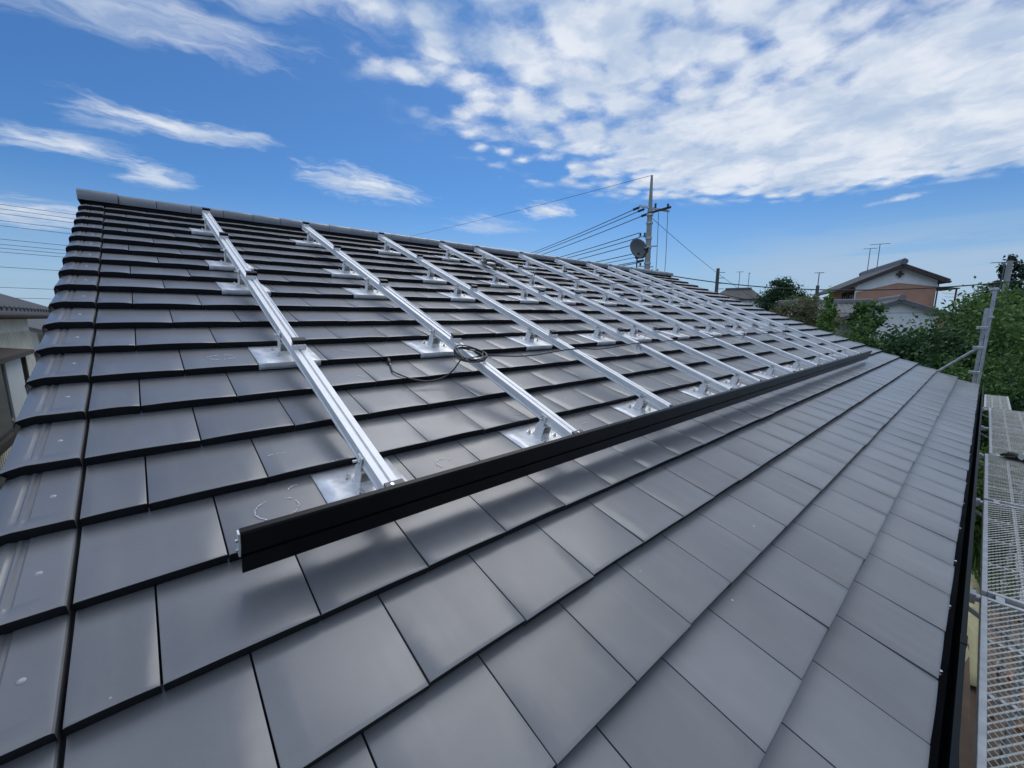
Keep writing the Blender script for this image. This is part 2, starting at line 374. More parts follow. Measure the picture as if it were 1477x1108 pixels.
def dark_noses(o):      # front nose faces of every tile get a near-black colour, darker than the top
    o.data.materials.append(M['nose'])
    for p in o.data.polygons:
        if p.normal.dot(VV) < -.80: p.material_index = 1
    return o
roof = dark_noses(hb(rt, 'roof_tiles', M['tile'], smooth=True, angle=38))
dk = MB(); dk.poly([rp(U_L-.135, lip(-1)+.02, -.047), rp(U_R+.135, lip(-1)+.02, -.047), rp(U_R+.135, 5.5, -.047), rp(U_L-.135, 5.5, -.047)], .05, NV)
hb(dk, 'roof_deck', M['deck'])
# verge tiles down both gable edges
def verge(side, u_in, name):
    mb = MB(); s = -1 if side < 0 else 1
    # distance outwards from the inner edge, height; groove profile and plain profile near the lip
    P1 = [(.0035,-.030),(.004,.001),(.007,.0046),(.015,.006),(.030,.0055),(.082,.005),(.0865,.0005),(.092,.0005),(.096,.005),(.101,.005),(.105,.0012),(.110,.0015),(.115,.005),(.122,.0048),(.140,-.001),(.155,-.007),(.161,-.020),(.161,-.10)]
    P2 = [(.0035,-.030),(.004,.001),(.007,.0046),(.015,.006),(.030,.0055),(.082,.005),(.0865,.005),(.092,.005),(.096,.0052),(.101,.0052),(.105,.0052),(.110,.005),(.115,.004),(.122,.0030),(.140,-.002),(.158,-.009),(.165,-.024),(.165,-.10)]
    st = [(.004,-.034,1),(-.0015,-.009,1),(-.003,-.0036,1),(-.0022,-.0010,1),(.002,.0002,1),(.022,.0,.95),(.034,.0,.3),(.046,.0,0),(.12,0,0),(.19,0,0),(.26,0,0),(.285,0,0)]
    for k in range(KMIN, KMAX+1):
        tone = rng.uniform(.94, 1.08); vs = []; n_ = len(P1)
        for dv, dh, b in st:
            for (x, h), (x2, h2) in zip(P1, P2):
                X = x*(1-b) + x2*b; Hh = h*(1-b) + h2*b
                hh = min(Hh, dh-.0) if dh < -.004 else Hh + dh
                if dh < -.004 and x > .12: hh = Hh + dh*1.1
                if dh == -.034: hh = -.032 if x < .13 else (-.050 if x < .15 else Hh-.012)
                vs.append(rp(u_in + s*X, lip(k)+dv, hh - (T*max(dv, 0)/DV if dh > -.004 else 0)))
        fs = [(r*n_+i, r*n_+i+1, (r+1)*n_+i+1, (r+1)*n_+i) for r in range(len(st)-1) for i in range(n_-1)]
        if s > 0: pass
        else: fs = [f[::-1] for f in fs]
        mb.add(vs, fs, tone)
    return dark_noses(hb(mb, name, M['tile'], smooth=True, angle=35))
vg = verge(-1, U_L, 'verge_tiles'); verge(1, U_R, 'verge_tiles')
sc = MB(); sc.tube([(0,0,0),(0,0,.003)], .0062, 12).tube([(0,0,.003),(0,0,.005)], [.0056, .003], 12)
scr = None
for k in range(KMIN, 18):
    if scr is None: o = scr = sc.build('screw', M['dull'], vg)
    else: o = scr.copy(); COL.objects.link(o)
    o.parent = vg
    o.location = rp(U_L-.052+rng.uniform(-.004, .004), lip(k)+.125+rng.uniform(-.008, .008), .003-T*.47) - Vector(HO); o.rotation_euler = (PITCH, 0, 0)
# ridge capping
rc = MB()
VR = 5.50; RB = rp(0, VR, 0)
def ridge_seg(u0, u1, grow=0.):
    prof = []
    for a in range(0, 181, 20):
        t = math.radians(a); prof.append((-math.cos(t)*(.120+grow), math.sin(t)**.6*(.064+grow) if 0 < a < 180 else 0.))
    prof = [(-.118-grow, -.032)] + prof + [(.118+grow, -.032)]
    f = lambda q, t: (t, RB.y + q[0], RB.z - .004 + q[1])
    n_ = len(prof); tone = rng.uniform(.95, 1.12)
    us = [u0, u0+.006, u1-.05, u1]
    gr = [.0, .003, .003, .003]
    vs = []
    for u, gq in zip(us, gr):
        for q in prof: vs.append(f((q[0]*(1+gq*8), q[1]+gq), u))
    fs = [(r*n_+i, (r+1)*n_+i, (r+1)*n_+i+1, r*n_+i+1) for r in range(len(us)-1) for i in range(n_-1)] + [tuple(range(n_))]
    rc.add(vs, fs, tone)
u = -.36; j = 0
while u < U_R+.15:
    ridge_seg(u, min(u+.2655, U_R+.17)-.004, .012 if j == 0 else rng.gauss(0, .0012)); u += .2655; j += 1
hb(rc, 'ridge_caps', M['tile'], smooth=True, angle=45)
rb = MB(); rb.box((4.87, RB.y, RB.z-.02), (10.36, .20, .075)); hb(rb, 'ridge_bedding', M['deck'])
# far slope and walls
bs = MB()
yr = RB.y
bs.poly([(U_L-.15, yr, RB.z-.02), (U_L-.15, yr+5.6, RB.z-.02-5.6*sn/cp), (U_R+.15, yr+5.6, RB.z-.02-5.6*sn/cp), (U_R+.15, yr, RB.z-.02)], .05)
hb(bs, 'rear_slope', M['slate'])
wl = MB()
y0, y1, zt = .55, 2*yr-.55, H-1.32
wl.add([(x, y, z) for x in (.18, 9.6) for y, z in ((y0, 0), (y0, zt), (yr, RB.z-.22), (y1, zt), (y1, 0))],
       [(0,1,2,3,4), (9,8,7,6,5), (0,5,6,1), (3,8,9,4)])
hb(wl, 'wall', M['cream'])
sf = MB(); sf.box((4.9, .26, H-1.30), (10.1, .5, .03)); hb(sf, 'soffit', M['wood'])
# gutter
gt = MB(); gz = H-1.108; gy = -.082
prof = [(-.004+.0,-.02),(-.004,-.14),(-.020,-.155),(-.062,-.155),(-.078,-.13),(gy,-.018),(gy-.003,0),(gy+.011,.001),(gy+.012,-.008),(gy+.010,-.02),(-.068,-.128),(-.058,-.147),(-.022,-.147),(-.012,-.135),(-.012,-.02)]
nseg = [-.6, 2.02, 5.6, 9.2, 10.3]
for a, b in zip(nseg[:-1], nseg[1:]): gt.prism([(q[0], q[1]+gz) for q in prof], a, b-.001)
gutter = hb(gt, 'gutter', M['gutter'], smooth=True)
for x in nseg[1:-1]:
    j_ = MB(); j_.prism([(q[0]*1.0, q[1]+gz) for q in prof[2:7]] + [(gy+.012,gz+.0025),(gy-.0055,gz+.003),(gy-.004,gz-.02),(-.081,gz-.132),(-.064,gz-.158),(-.020,gz-.158)], x-.03, x+.03)
    o = j_.build('gutter_joint', M['gutter'], gutter, off=HO)
gb = MB()
gb.bar((0, -.012, -.006), (0, -.028, -.004), .016, .004).bar((0, -.012, -.006), (0, -.008, -.05), .016, .003)
gb.tube([(0, -.024, -.002), (0, -.024, .007)], .0065, 8)
g0 = None; x = .42
while x < 10:
    if g0 is None: o = g0 = gb.build('gutter_bracket', M['steel'], gutter)
    else: o = g0.copy(); COL.objects.link(o); o.parent = gutter
    o.location = Vector((x, -.010, gz-.012)) - Vector(HO); x += .455
# chalk marks left by the fitters
def chalk(k, cu, cv, ru, rv, a0, a1, w=.0030, rot=0., jag=.003, seed=1):
    r_ = random.Random(seed); mb = MB(); n_ = 40
    base = lip(k); ps = []
    for i in range(n_+1):
        t = math.radians(a0 + (a1-a0)*i/n_); x = ru*math.cos(t); y = rv*math.sin(t)
        c, s_ = math.cos(rot), math.sin(rot)
        ps.append((cu + x*c - y*s_ + r_.gauss(0, jag*.3), cv + x*s_ + y*c + r_.gauss(0, jag*.3)))
    for i in range(n_):
        if r_.random() < .28: continue
        (ua, va), (ub, vb) = ps[i], ps[i+1]
        L = math.hypot(ub-ua, vb-va) or 1; nx, ny = -(vb-va)/L*w/2*r_.uniform(.4, 1.1), (ub-ua)/L*w/2*r_.uniform(.4, 1.1)
        hz_ = lambda v: -T*(v-base)/DV + .0042
        mb.add([rp(ua-nx, va-ny, hz_(va)), rp(ub-nx, vb-ny, hz_(vb)), rp(ub+nx, vb+ny, hz_(vb)), rp(ua+nx, va+ny, hz_(va))], [(0,1,2,3)])
    hb(mb, 'chalk_mark', M['chalk'])
chalk(4, .232, 1.045, .058, .050, -70, 60, seed=2); chalk(4, .232, 1.045, .058, .050, 110, 235, seed=3); chalk(4, .31, 1.12, .03, .02, 90, 170, w=.0022, seed=5)
chalk(5, .285, 1.30, .03, .008, 10, 150, w=.002, seed=4); chalk(4, .822, 1.052, .033, .030, 20, 230, seed=6)
chalk(8, .238, 2.105, .055, .032, -160, 170, seed=7); chalk(8, .80, 2.10, .05, .02, 10, 110, seed=8, rot=-.4)
chalk(7, .80, 1.81, .04, .025, 180, 260, w=.0026, seed=9); chalk(5, 1.375, 1.255, .04, .02, 200, 330, seed=10); chalk(5, .47, 1.18, .035, .006, 10, 170, w=.003, seed=11)
chalk(12, .83, 3.03, .05, .03, -20, 110, seed=12); chalk(4, 1.72, 1.05, .03, .02, 30, 150, seed=13)

# ---------------------------------------------------------------- mounting rails
RU = [.514, 1.388, 2.245, 3.106, 3.694, 4.56, 5.40, 6.26, 6.92, 7.66]
PLU = [.503, 1.338, 2.208, 3.052, 3.66, 4.475, 5.345, 6.165, 6.84, 7.56]     # middle of the metal tile under each rail
RV0, RLEN = .846, 4.20
CL = [1.925, 2.985, 4.03, 5.02]
def loc_roof(u, v): return rp(u, v, 0)
RAILS = []
def make_rail(label):
    t = thing('mounting_rail', label, 'rail', group='aluminium rails running up the roof')
    b = MB()
    prof = [(-.0265,.060),(.0265,.060),(.0265,.068),(.0245,.0685),(.0245,.086),(.0265,.0865),(.0265,.105),(.004,.105),(.004,.096),(-.004,.096),(-.004,.105),(-.0265,.105),(-.0265,.0865),(-.0245,.086),(-.0245,.0685),(-.0265,.068),(-.0285,.067),(-.0285,.060)]
    b.prism(prof[::-1], 0, RLEN, lambda q, y: (q[0], y, q[1])); b.build('rail', M['alu'], t, bevel=.0012)
    b = MB()
    ends = [c-RV0 for c in CL]
    for a, e in zip(ends[:-1], ends[1:]): b.prism([(.0045,.1052),(.0262,.1052),(.0262,.1155),(.0225,.1165),(.0215,.1095),(.0045,.1092)][::-1], a+.045, e-.032, lambda q, y: (q[0], y, q[1]))
    b.build('cover_strip', M['alu'], t)
    for e in ends:
        b = MB(); b.box((.002,-.006,.009), (.052,.046,.018)).box((.002,.014,.026), (.050,.004,.018)).box((.002,-.020,.0195), (.054,.018,.004))
        c = b.build('clamp', M['alud'], t, bevel=.0012); c.location = (0, e, .1052)
        b = MB(); b.box((.004,.004,.0385), (.060,.034,.006)).box((.004,-.0145,.029), (.060,.004,.024)); b.build('clamp_cap', M['black'], c, bevel=.001)
    b = MB(); b.box((.004,.022,.112), (.062,.055,.009)).box((.016,.010,.119), (.030,.02,.006)); c = b.build('end_clamp', M['dgrey'], t, bevel=.001)
    b = MB(); b.tube([(-.008,.03,.1165), (-.008,.03,.124)], .006, 6); b.build('bolt', M['steel'], c)
    return t
def place(o, u, v): o.location = rp(u, v); o.rotation_euler = (PITCH, 0, 0)
rail0 = make_rail('x')
for i, u in enumerate(RU):
    r = rail0 if i == 0 else copy_tree(rail0)
    place(r, u, RV0)
    r['label'] = ('leftmost aluminium rail, nearest the verge tiles, running up to the ridge' if i == 0 else
                  'rightmost aluminium rail, farthest along the roof beside the bare tiles' if i == 9 else
                  'second rail from the left, with the coil of black cable lying on it' if i == 1 else
                  'fourth rail from the left, carrying a small tangled cable coil near the ridge' if i == 3 else
                  f'{ORD[i]} silver rail from the left running up the dark roof')
    RAILS.append(r)
# brackets on sheet-metal tiles
BK = [4, 8, 12, 14, 18]
def make_bracket(k):
    t = thing('rail_bracket', 'x', 'bracket', group='brackets on metal plates under the rails')
    b = MB(); xs = [-.137 + .274*i/6 for i in range(7)]
    st = [(-.0035,-.027),(-.004,-.004),(-.001,.0028),(.004,.0034),(.06,None),(.13,None),(.20,None),(.262,None)]
    rr = random.Random(k); vs = []
    for v, h in st:
        for i, x in enumerate(xs):
            hh = (.0032 - T*v/DV) if h is None else h
            hh += .0008*math.sin(i*1.9+v*30) + rr.gauss(0, .0003) if v > 0 else 0
            vs.append((x, v + .0012*math.sin(i*2.3)*(v < .01), hh))
    fs = [(r*7+i, r*7+i+1, (r+1)*7+i+1, (r+1)*7+i) for r in range(len(st)-1) for i in range(6)]
    b.add(vs, fs); o = b.build('base_plate', M['plate'], t, smooth=True)
    s = o.modifiers.new('solid', 'SOLIDIFY'); s.thickness = .0012; s.offset = 1
    hp = lambda v: .004 - T*v/DV
    b = MB(); y = .155; z0 = hp(y); xo = -.006
    b.box((xo, y, z0+.0015), (.070, .058, .003))
    for x in (xo-.026, xo+.026): b.box((x, y, (z0+.040)/2+.001), (.0035, .050, .040-z0))
    b.box((xo, y+.022, (z0+.040)/2), (.048, .0035, .036-z0)).box((xo, y-.022, z0+.008), (.048, .0035, .013)).box((xo, y, .0415), (.056, .050, .0035))
    b.box((-.008, y, .0515), (.030, .030, .0165)).box((-.0315, y, .067), (.0035, .034, .052)).box((-.0285, y, .0945), (.008, .034, .003))
    b.build('stand', M['alud'], t, bevel=.0008)
    b = MB(); b.tube([(-.033,y,.080),(-.040,y,.080)], .0105, 6).tube([(-.040,y,.080),(-.056,y,.080)], .0048, 8).tube([(-.033,y,.080),(-.0345,y,.080)], .013, 10)
    b.build('side_bolt', M['steel'], t, smooth=True)
    for x, v in ((-.052,.195),(-.044,.098),(.050,.120)):
        b = MB(); z = hp(v); b.tube([(x,v,z),(x,v,z+.0025)], .0135, 12).tube([(x,v,z+.0025),(x,v,z+.012)], .0088, 6).tube([(x,v,z+.012),(x,v,z+.018)], [.0045,.003], 8)
        b.build('bolt', M['steel'], t)
    return t
proto = make_bracket(4)
ROWN = ['lowest, next to the black cover', 'second from the bottom', 'third from the bottom', 'fourth from the bottom', 'topmost, nearest the ridge']
RN = ['leftmost rail'] + [f'{ORD[i]} rail from the left' for i in range(1, 9)] + ['rightmost rail']
first = True
for i, u in enumerate(RU):
    for j, k in enumerate(BK):
        o = proto if first else copy_tree(proto); first = False
        place(o, u + random.uniform(-.002, .002), lip(k))
        for ch in [x for x in COL.objects if x.parent == o and x.name.startswith('base_plate')]: ch.location.x = PLU[i] - u + random.uniform(-.004, .004)
        o['label'] = f'silver bracket plate under the {RN[i]}, {ROWN[j]}'
# ---------------------------------------------------------------- black cover along the lower ends of the rails
sk = thing('eave_cover', 'long black cover strip closing off the lower ends of the rails', 'cover', loc=rp(4.1, .8366, .07), rot=(PITCH,0,0))
edges = [.107, 1.726, 3.345, 4.965, 6.585, 8.105]
for a, b_ in zip(edges[:-1], edges[1:]):
    b = MB(); x0, x1 = a-4.1+.0008, b_-4.1-.0008
    b.prism([(-.006,.005-.0),(-.006,.071),(-.002,.075),(.012,.075),(.012,.070),(.002,.067),(.002,.004),(.014,.002),(.014,-.001),(-.004,-.001)], x0, x1)
    b.prism([(-.0085,-.0022),(.002,-.0022),(.002,-.058),(-.002,-.060),(-.0085,-.056),(-.0085,-.004)][::-1], x0, x1)
    b.build('cover_panel', M['black'], sk)
e = MB(); e.box((.1045-4.1, .0025, .036), (.004, .015, .074)); ec = e.build('end_cap', M['alud'], sk)
e = MB(); e.tube([(.103-4.1,.0,.05),(.097-4.1,.0,.05)], .005, 8).tube([(.103-4.1,.0,.018),(.097-4.1,.0,.018)], .005, 8); e.build('bolt', M['steel'], ec)
# ---------------------------------------------------------------- cables
def spline(P, n=10):
    P = [Vector(p) for p in P]; out = []
    for i in range(len(P)-1):
        p0, p1, p2, p3 = P[max(i-1,0)], P[i], P[i+1], P[min(i+2, len(P)-1)]
        for k in range(n):
            t = k/n; out.append(.5*((2*p1)+(p2-p0)*t+(2*p0-5*p1+4*p2-p3)*t*t+(3*p1-p0-3*p2+p3)*t**3))
    return out + [P[-1]]
ht = lambda v: -T*(((v-V0)/DV) % 1.0) + .006
cb = thing('cable', 'long black cable coiled on the second rail, its free end lying on the tiles', 'cable', loc=rp(1.34, 1.66, .12))
CO = tuple(cb.location)
b = MB(); rr = random.Random(5)
cu, cv = 1.350, 1.70
loops = []
for q in range(4):
    ou, ov, ra, ph = rr.gauss(0,.006), rr.gauss(0,.006), .082+rr.gauss(0,.006), rr.uniform(0,6)
    for a in range(0, 360, 15):
        t = math.radians(a)
        loops.append(rp(cu+ou+math.cos(t)*ra, cv+ov+math.sin(t)*ra*1.05, .114 + q*.006 + .006*math.sin(t*2+ph)))
tail = [rp(.985,1.93,ht(1.93)+.004), rp(.962,1.86,-.010), rp(.945,1.80,-.001), rp(.962,1.735,.007), rp(1.0,1.685,.006), rp(1.07,1.655,.002), rp(1.16,1.655,.012), rp(1.225,1.665,.045), rp(1.275,1.68,.10)]
run = [rp(1.43,1.68,.116), rp(1.48,1.68,.112), rp(1.8,1.68,.09), rp(RU[2],1.69,.1095), rp(2.6,1.70,.085), rp(RU[3],1.71,.1095), rp(3.4,1.71,.10), rp(RU[4],1.71,.1095), rp(4.1,1.71,.09), rp(RU[5],1.71,.1095), rp(RU[6],1.71,.1095), rp(RU[7],1.71,.1095), rp(RU[8],1.72,.1095), rp(7.1,1.79,.05)]
b.tube(spline(tail, 8) + loops + spline(run, 8), .0042, 7)
b.build('sheath', M['cable'], cb, smooth=True, off=CO)
b = MB(); p0, p1 = rp(.985,1.93,ht(1.93)+.004), rp(1.0,1.985,ht(1.97)+.012); d = (p1-p0)
b.tube([p0-d*.25, p0, p0+d*.1, p0+d*.7, p0+d*.75, p1], [.0045,.007,.011,.011,.0085,.0085], 10); cn = b.build('connector', M['blackrub'], cb, smooth=True, off=CO)
b = MB(); b.tube([p0-d*.45, p0-d*.22], .006, 8); b.build('ferrule', M['steel'], cn, off=CO)
c2 = thing('cable', 'small tangled coil of dark cable on the fourth rail near the ridge', 'cable', loc=rp(3.12, 3.9, .12))
CO = tuple(c2.location); b = MB(); lp = []
for q in range(5):
    ou, ov, ra, ph = rr.gauss(0,.02), rr.gauss(0,.02), .11+rr.gauss(0,.02), rr.uniform(0,6)
    for a in range(0, 360, 20):
        t = math.radians(a); lp.append(rp(3.14+ou+math.cos(t)*ra, 3.90+ov+math.sin(t)*ra, .123 + q*.010 + .02*math.sin(t+ph)))
b.tube(lp + spline([rp(3.26,3.86,.12), rp(3.45,3.78,.05), rp(RU[4],3.74,.11), rp(4.1,3.72,.06), rp(RU[5],3.73,.11), rp(4.95,3.7,.07), rp(RU[6],3.7,.11), rp(RU[7],3.66,.11), rp(RU[8],3.62,.11)], 6), .0045, 6)
b.build('sheath', M['cable'], c2, smooth=True, off=CO)
# zip ties with long free tails
def tie(u, v, dx, dv, dh, label):
    t = thing('cable_tie', label, 'cable tie', loc=rp(u, v, .12), group='cable ties on the rails'); o_ = tuple(t.location)
    b = MB(); b.tube([rp(u-.031,v,.058), rp(u-.031,v,.1075), rp(u+.030,v,.1075), rp(u+.030,v,.058)], .0018, 5)
    b.tube(spline([rp(u,v,.110), rp(u+dx*.4,v+dv*.4,.110+dh*.6), rp(u+dx,v+dv,.110+dh)], 6), .0022, 5)
    b.tube([rp(u,v,.110), rp(u-dx*.25,v-dv*.3,.106), rp(u-.036,v-.05,.063)], .0018, 5)
    b.build('strap', M['blackrub'], t, off=o_)
    b = MB(); b.box(rp(u,v,.1115), (.010,.008,.006)); b.build('buckle', M['blackrub'], t, off=o_)
tie(RU[3], 1.70, .16, .06, .05, 'black cable tie with a long tail holding the cable on the fourth rail')
tie(RU[6], 1.70, -.10, .10, .10, 'black cable tie with upright tail holding the cable on the seventh rail')
tie(RU[8], 1.71, .10, .05, .06, 'black cable tie holding the cable near the rightmost two rails')
tie(RU[5], 3.73, .05, .06, .08, 'black cable tie holding the upper cable on the sixth rail')
tie(RU[7], 3.66, .05, .08, .07, 'black cable tie holding the upper cable on the eighth rail')
tie(RU[8], 3.62, .06, .05, .05, 'black cable tie holding the upper cable on the ninth rail')
tie(RU[4], 3.74, .05, .03, .03, 'black cable tie holding the upper cable on the fifth rail')

# ---------------------------------------------------------------- scaffold beside the eave
PZ = H - 1.5
def mesh_deck(L, W, cx=.048, cy=.030, st=.0055, th=.003):
    mb = MB(); nx, ny = int(L/cx), int(W/cy); cx, cy = L/nx, W/ny
    for i in range(nx):
        for j in range(ny):
            x, y = i*cx, j*cy
            for (a, b) in (((x, y+cy/2), (x+cx/2, y+cy)), ((x+cx/2, y), (x+cx, y+cy/2)), ((x, y+cy/2), (x+cx/2, y)), ((x+cx/2, y+cy), (x+cx, y+cy/2))):
                dx, dy = b[0]-a[0], b[1]-a[1]; l = math.hypot(dx, dy); nx_, ny_ = -dy/l*st/2, dx/l*st/2
                z = .0
                mb.add([(a[0]-nx_, a[1]-ny_, z-th), (b[0]-nx_, b[1]-ny_, z-th), (b[0]+nx_, b[1]+ny_, z), (a[0]+nx_, a[1]+ny_, z)], [(0,1,2,3)])
    return mb
def make_plank(L, W, label):
    t = thing('scaffold_plank', label, 'scaffold plank', group='steel mesh planks of the scaffold')
    d = mesh_deck(L-.05, W-.05); d.v = [(x+.025, y+.025, z) for x, y, z in d.v]; d.build('mesh_deck', M['mesh'], t)
    b = MB()
    for y in (.0125, W-.0125): b.box((L/2, y, -.018), (L, .025, .046))
    b.build('side_rail', M['galv'], t, bevel=.003)
    b = MB()
    for x in (.0125, L-.0125): b.box((x, W/2, -.018), (.025, W-.052, .044))
    for x in (L*.25, L*.5, L*.75): b.box((x, W/2, -.014), (.022, W-.052, .018))
    for y in (W*.36, W*.68): b.box((L/2, y, -.014), (L-.06, .016, .016))
    b.build('cross_bar', M['galv'], t)
    for x in (-.012, L+.012):
        for y in (.07, W-.07):
            b = MB(); b.box((x, y, -.005), (.035, .034, .012)).box((x*1.0 + (.018 if x > 0 else -.018), y, -.018), (.010, .034, .036)); b.build('hook', M['galv'], t, bevel=.002)
    return t
pl0 = make_plank(1.735, .50, 'x')
PLX = [-.30, 1.53, 3.33, 5.12, 6.90, 8.68]
PLW = ['steel mesh plank directly beside the camera, nearest in the inner row', 'second mesh plank of the scaffold from the near end, showing large open mesh', 'third scaffold plank from the near end along the gutter', 'fourth scaffold plank from the near end, under the dirty bundle', 'fifth scaffold plank from the near end, just beyond the dirty bundle', 'last full-width plank of the scaffold before the roof end']
for i, x in enumerate(PLX):
    o = pl0 if i == 0 else copy_tree(pl0)
    o.location = (x, -.655 - (.03 if i > 3 else 0), PZ + random.uniform(-.004, .004)); o['label'] = PLW[i]
pl1 = make_plank(1.735, .30, 'narrow mesh plank at the far end of the scaffold beyond the roof corner'); pl1.location = (10.46, -.43, PZ)
# transoms (short cross tubes under the plank joints)
first = None
NEAR = ['nearest', 'second', 'third', 'fourth', 'fifth', 'sixth', 'farthest']
for i, x in enumerate([-.335] + [q-.035 for q in PLX[1:]] + [10.42]):
    t = thing('scaffold_transom', f'grey cross tube under the plank joint by the gutter, {NEAR[i]} along the scaffold' if i not in (0, 6) else ('grey cross tube under the plank end nearest the camera' if i == 0 else 'grey cross tube under the farthest plank joint'), 'scaffold tube', loc=(x, -.10, PZ-.035), group='cross tubes of the scaffold')
    if first is None:
        b = MB(); b.tube([(0,.09,0),(0,-.70,0)], .0215, 14); a = b.build('tube', M['galv'], t, smooth=True)
        b = MB(); b.box((0,-.015,.0), (.062,.05,.058)).box((0,.012,.034), (.03,.016,.022)).box((.036,-.015,.014), (.014,.03,.014)); c_ = b.build('coupler', M['galv'], t, bevel=.004)
        b = MB(); b.bar((0,.06,-.03), (0,-.4,-.30), .02); d_ = b.build('brace', M['galv'], t)
        first = (a, c_, d_)
    else:
        for q in first: w = q.copy(); COL.objects.link(w); w.parent = t
# standards carrying the planks: inside uprights stay below the deck
st0 = None
for i, x in enumerate([-.30, 1.50, 3.30, 5.09, 6.87, 8.65, 10.45]):
    t = thing('scaffold_upright', f'galvanised upright below the scaffold deck, {NEAR[i]} from the camera', 'scaffold pole', loc=(x+.05, -.72, .02), group='uprights of the scaffold below the deck')
    if st0 is None:
        b = MB(); b.tube([(0,0,0),(0,0,PZ-.08)], .0243, 12); a = b.build('tube', M['galv'], t, smooth=True)
        sk_ = []
        for z in (.25, .7, 1.15, 1.6, 2.05, 2.5, 2.95):
            b = MB(); b.box((0,0,z), (.085,.085,.035)); sk_.append(b.build('socket', M['galv'], t, bevel=.006))
        b = MB(); b.box((0,0,-.008), (.14,.14,.012)); d_ = b.build('base_plate', M['galv'], t)
        st0 = [a, d_] + sk_
    else:
        for q in st0: w = q.copy(); COL.objects.link(w); w.parent = t
# ledgers tying the uprights lengthwise
for z, nm in ((2.1, 'upper'), (1.2, 'lower')):
    b = MB(); b.tube([(-.5,-.80,z),(10.7,-.80,z)], .0215, 10); o = b.build('scaffold_ledger', M['galv'], smooth=True)
    tag(o, f'{nm} long horizontal scaffold tube tying the uprights under the deck', 'scaffold tube')
for (xa, xb) in ((1.5, 3.3), (5.1, 6.9)):
    b = MB(); b.tube([(xa,-.60,.3),(xb,-.60,PZ-.25)], .017, 8); o = b.build('scaffold_brace', M['galv'], smooth=True)
    tag(o, 'diagonal scaffold brace under the deck, ' + ('near the camera' if xa < 2 else 'farther along the eave'), 'scaffold tube')
# end poles beyond the roof corner
def pole_end(loc, z0, z1, label, coup):
    t = thing('scaffold_pole', label, 'scaffold pole', loc=(loc[0], loc[1], 0)); o_ = (loc[0], loc[1], 0)
    b = MB(); b.tube([(loc[0],loc[1],z0),(loc[0],loc[1],z1)], .0243, 12); b.tube([(loc[0],loc[1],z1-.45),(loc[0],loc[1],z1-.02)], .029, 12); b.build('tube', M['galv'], t, smooth=True, off=o_)
    for z in coup:
        b = MB(); b.box((loc[0],loc[1],z), (.09,.10,.045)).box((loc[0]-.02,loc[1]+.06,z), (.05,.05,.05)); b.build('coupler', M['galv'], t, bevel=.006, off=o_)
pole_end((10.75,.035), .02, H+.155, 'galvanised scaffold pole with couplers at the far roof corner', [H-.18, H-.52, H-.95])
pole_end((12.1,-.02), .02, H+.56, 'taller thin scaffold pole standing behind the coupler pole', [H+.52, H+.0])
b = MB(); b.tube([(10.72,.06,H-.53),(10.95,.62,H-1.12)], .0215, 10); tag(b.build('scaffold_brace', M['galv'], smooth=True), 'short slanting tube from the coupler pole to the roof edge', 'scaffold tube')
# bundle of work gloves on the planks
gl = thing('work_gloves', 'dirty black and white pair of work gloves lying on the scaffold plank', 'gloves', loc=(6.78, -.36, PZ+.003))
def glove(ox, oy, rz, z, flip):
    bm = MB(); rot = Matrix.Rotation(rz, 4, 'Z')
    def P(x, y, z_): q = rot @ Vector((x, y*flip, z_)); return (q.x+ox, q.y+oy, q.z+z)
    bm.tube([P(-.11,0,.03), P(-.06,0,.032), P(0,0,.036), P(.045,0,.032), P(.055,0,.03)], [.034,.030,.040,.042,.02], 12)
    for y, l in ((-.03,.06),(-.01,.075),(.011,.07),(.03,.05)): bm.tube([P(.04,y,.032), P(.04+l*.55,y*1.15,.036), P(.04+l,y*1.2,.018)], [.013,.0125,.008], 8)
    bm.tube([P(-.03,.03,.032), P(.0,.06,.03), P(.03,.07,.02)], [.015,.013,.009], 8)
    return bm
a = glove(0, 0, .9, 0, 1).build('glove', M['clothk'], gl, smooth=True)
bq = glove(.02, -.09, -.4, .028, -1).build('glove', M['cloth'], gl, smooth=True)
# things on the ground in the strip between eave and scaffold
def lump(name, label, cat, cx, cy, sx, sy, m, seed, hgt=.05):
    r_ = random.Random(seed); mb = MB(); nx, ny = 14, 6; vs = []
    for i in range(nx+1):
        for j in range(ny+1):
            e = min(i, nx-i, 2)*min(j, ny-j, 2)/4
            vs.append((cx+sx*(i/nx-.5)+r_.gauss(0,.02), cy+sy*(j/ny-.5)+r_.gauss(0,.015), .14+hgt*e*r_.uniform(.3, 1.6)))
    mb.add(vs, [(i*(ny+1)+j, (i+1)*(ny+1)+j, (i+1)*(ny+1)+j+1, i*(ny+1)+j+1) for i in range(nx) for j in range(ny)])
    o = mb.build(name, m, smooth=True); s = o.modifiers.new('s', 'SOLIDIFY'); s.thickness = .01
    tag(o, label, cat)
lump('tarpaulin', 'crumpled pale yellow sheet on the ground beside the wall', 'tarpaulin', 10.2, -.34, 4.2, .42, M['sheet'], 1, .12)
lump('tarpaulin', 'smaller pale sheet on the ground farther along the wall', 'tarpaulin', 19.0, -.4, 1.4, .5, M['sheet'], 2, .1)
for i, (x, y, rz, L) in enumerate(((7.0, -.42, .03, 4.0), (10.0, -.66, -.02, 5.0))):
    b = MB(); b.box((0,0,0), (L, .10, .05)); o = b.build('timber_board', M['plank'], bevel=.003); o.location = (x, y, .20); o.rotation_euler = (0,0,rz)
    tag(o, 'brown timber board on the ground ' + ('nearer the camera' if i == 0 else 'beside the yellow sheet'), 'board')
bb = MB(); bb.box((0,0,.04), (.21,.10,.06)); b0 = None
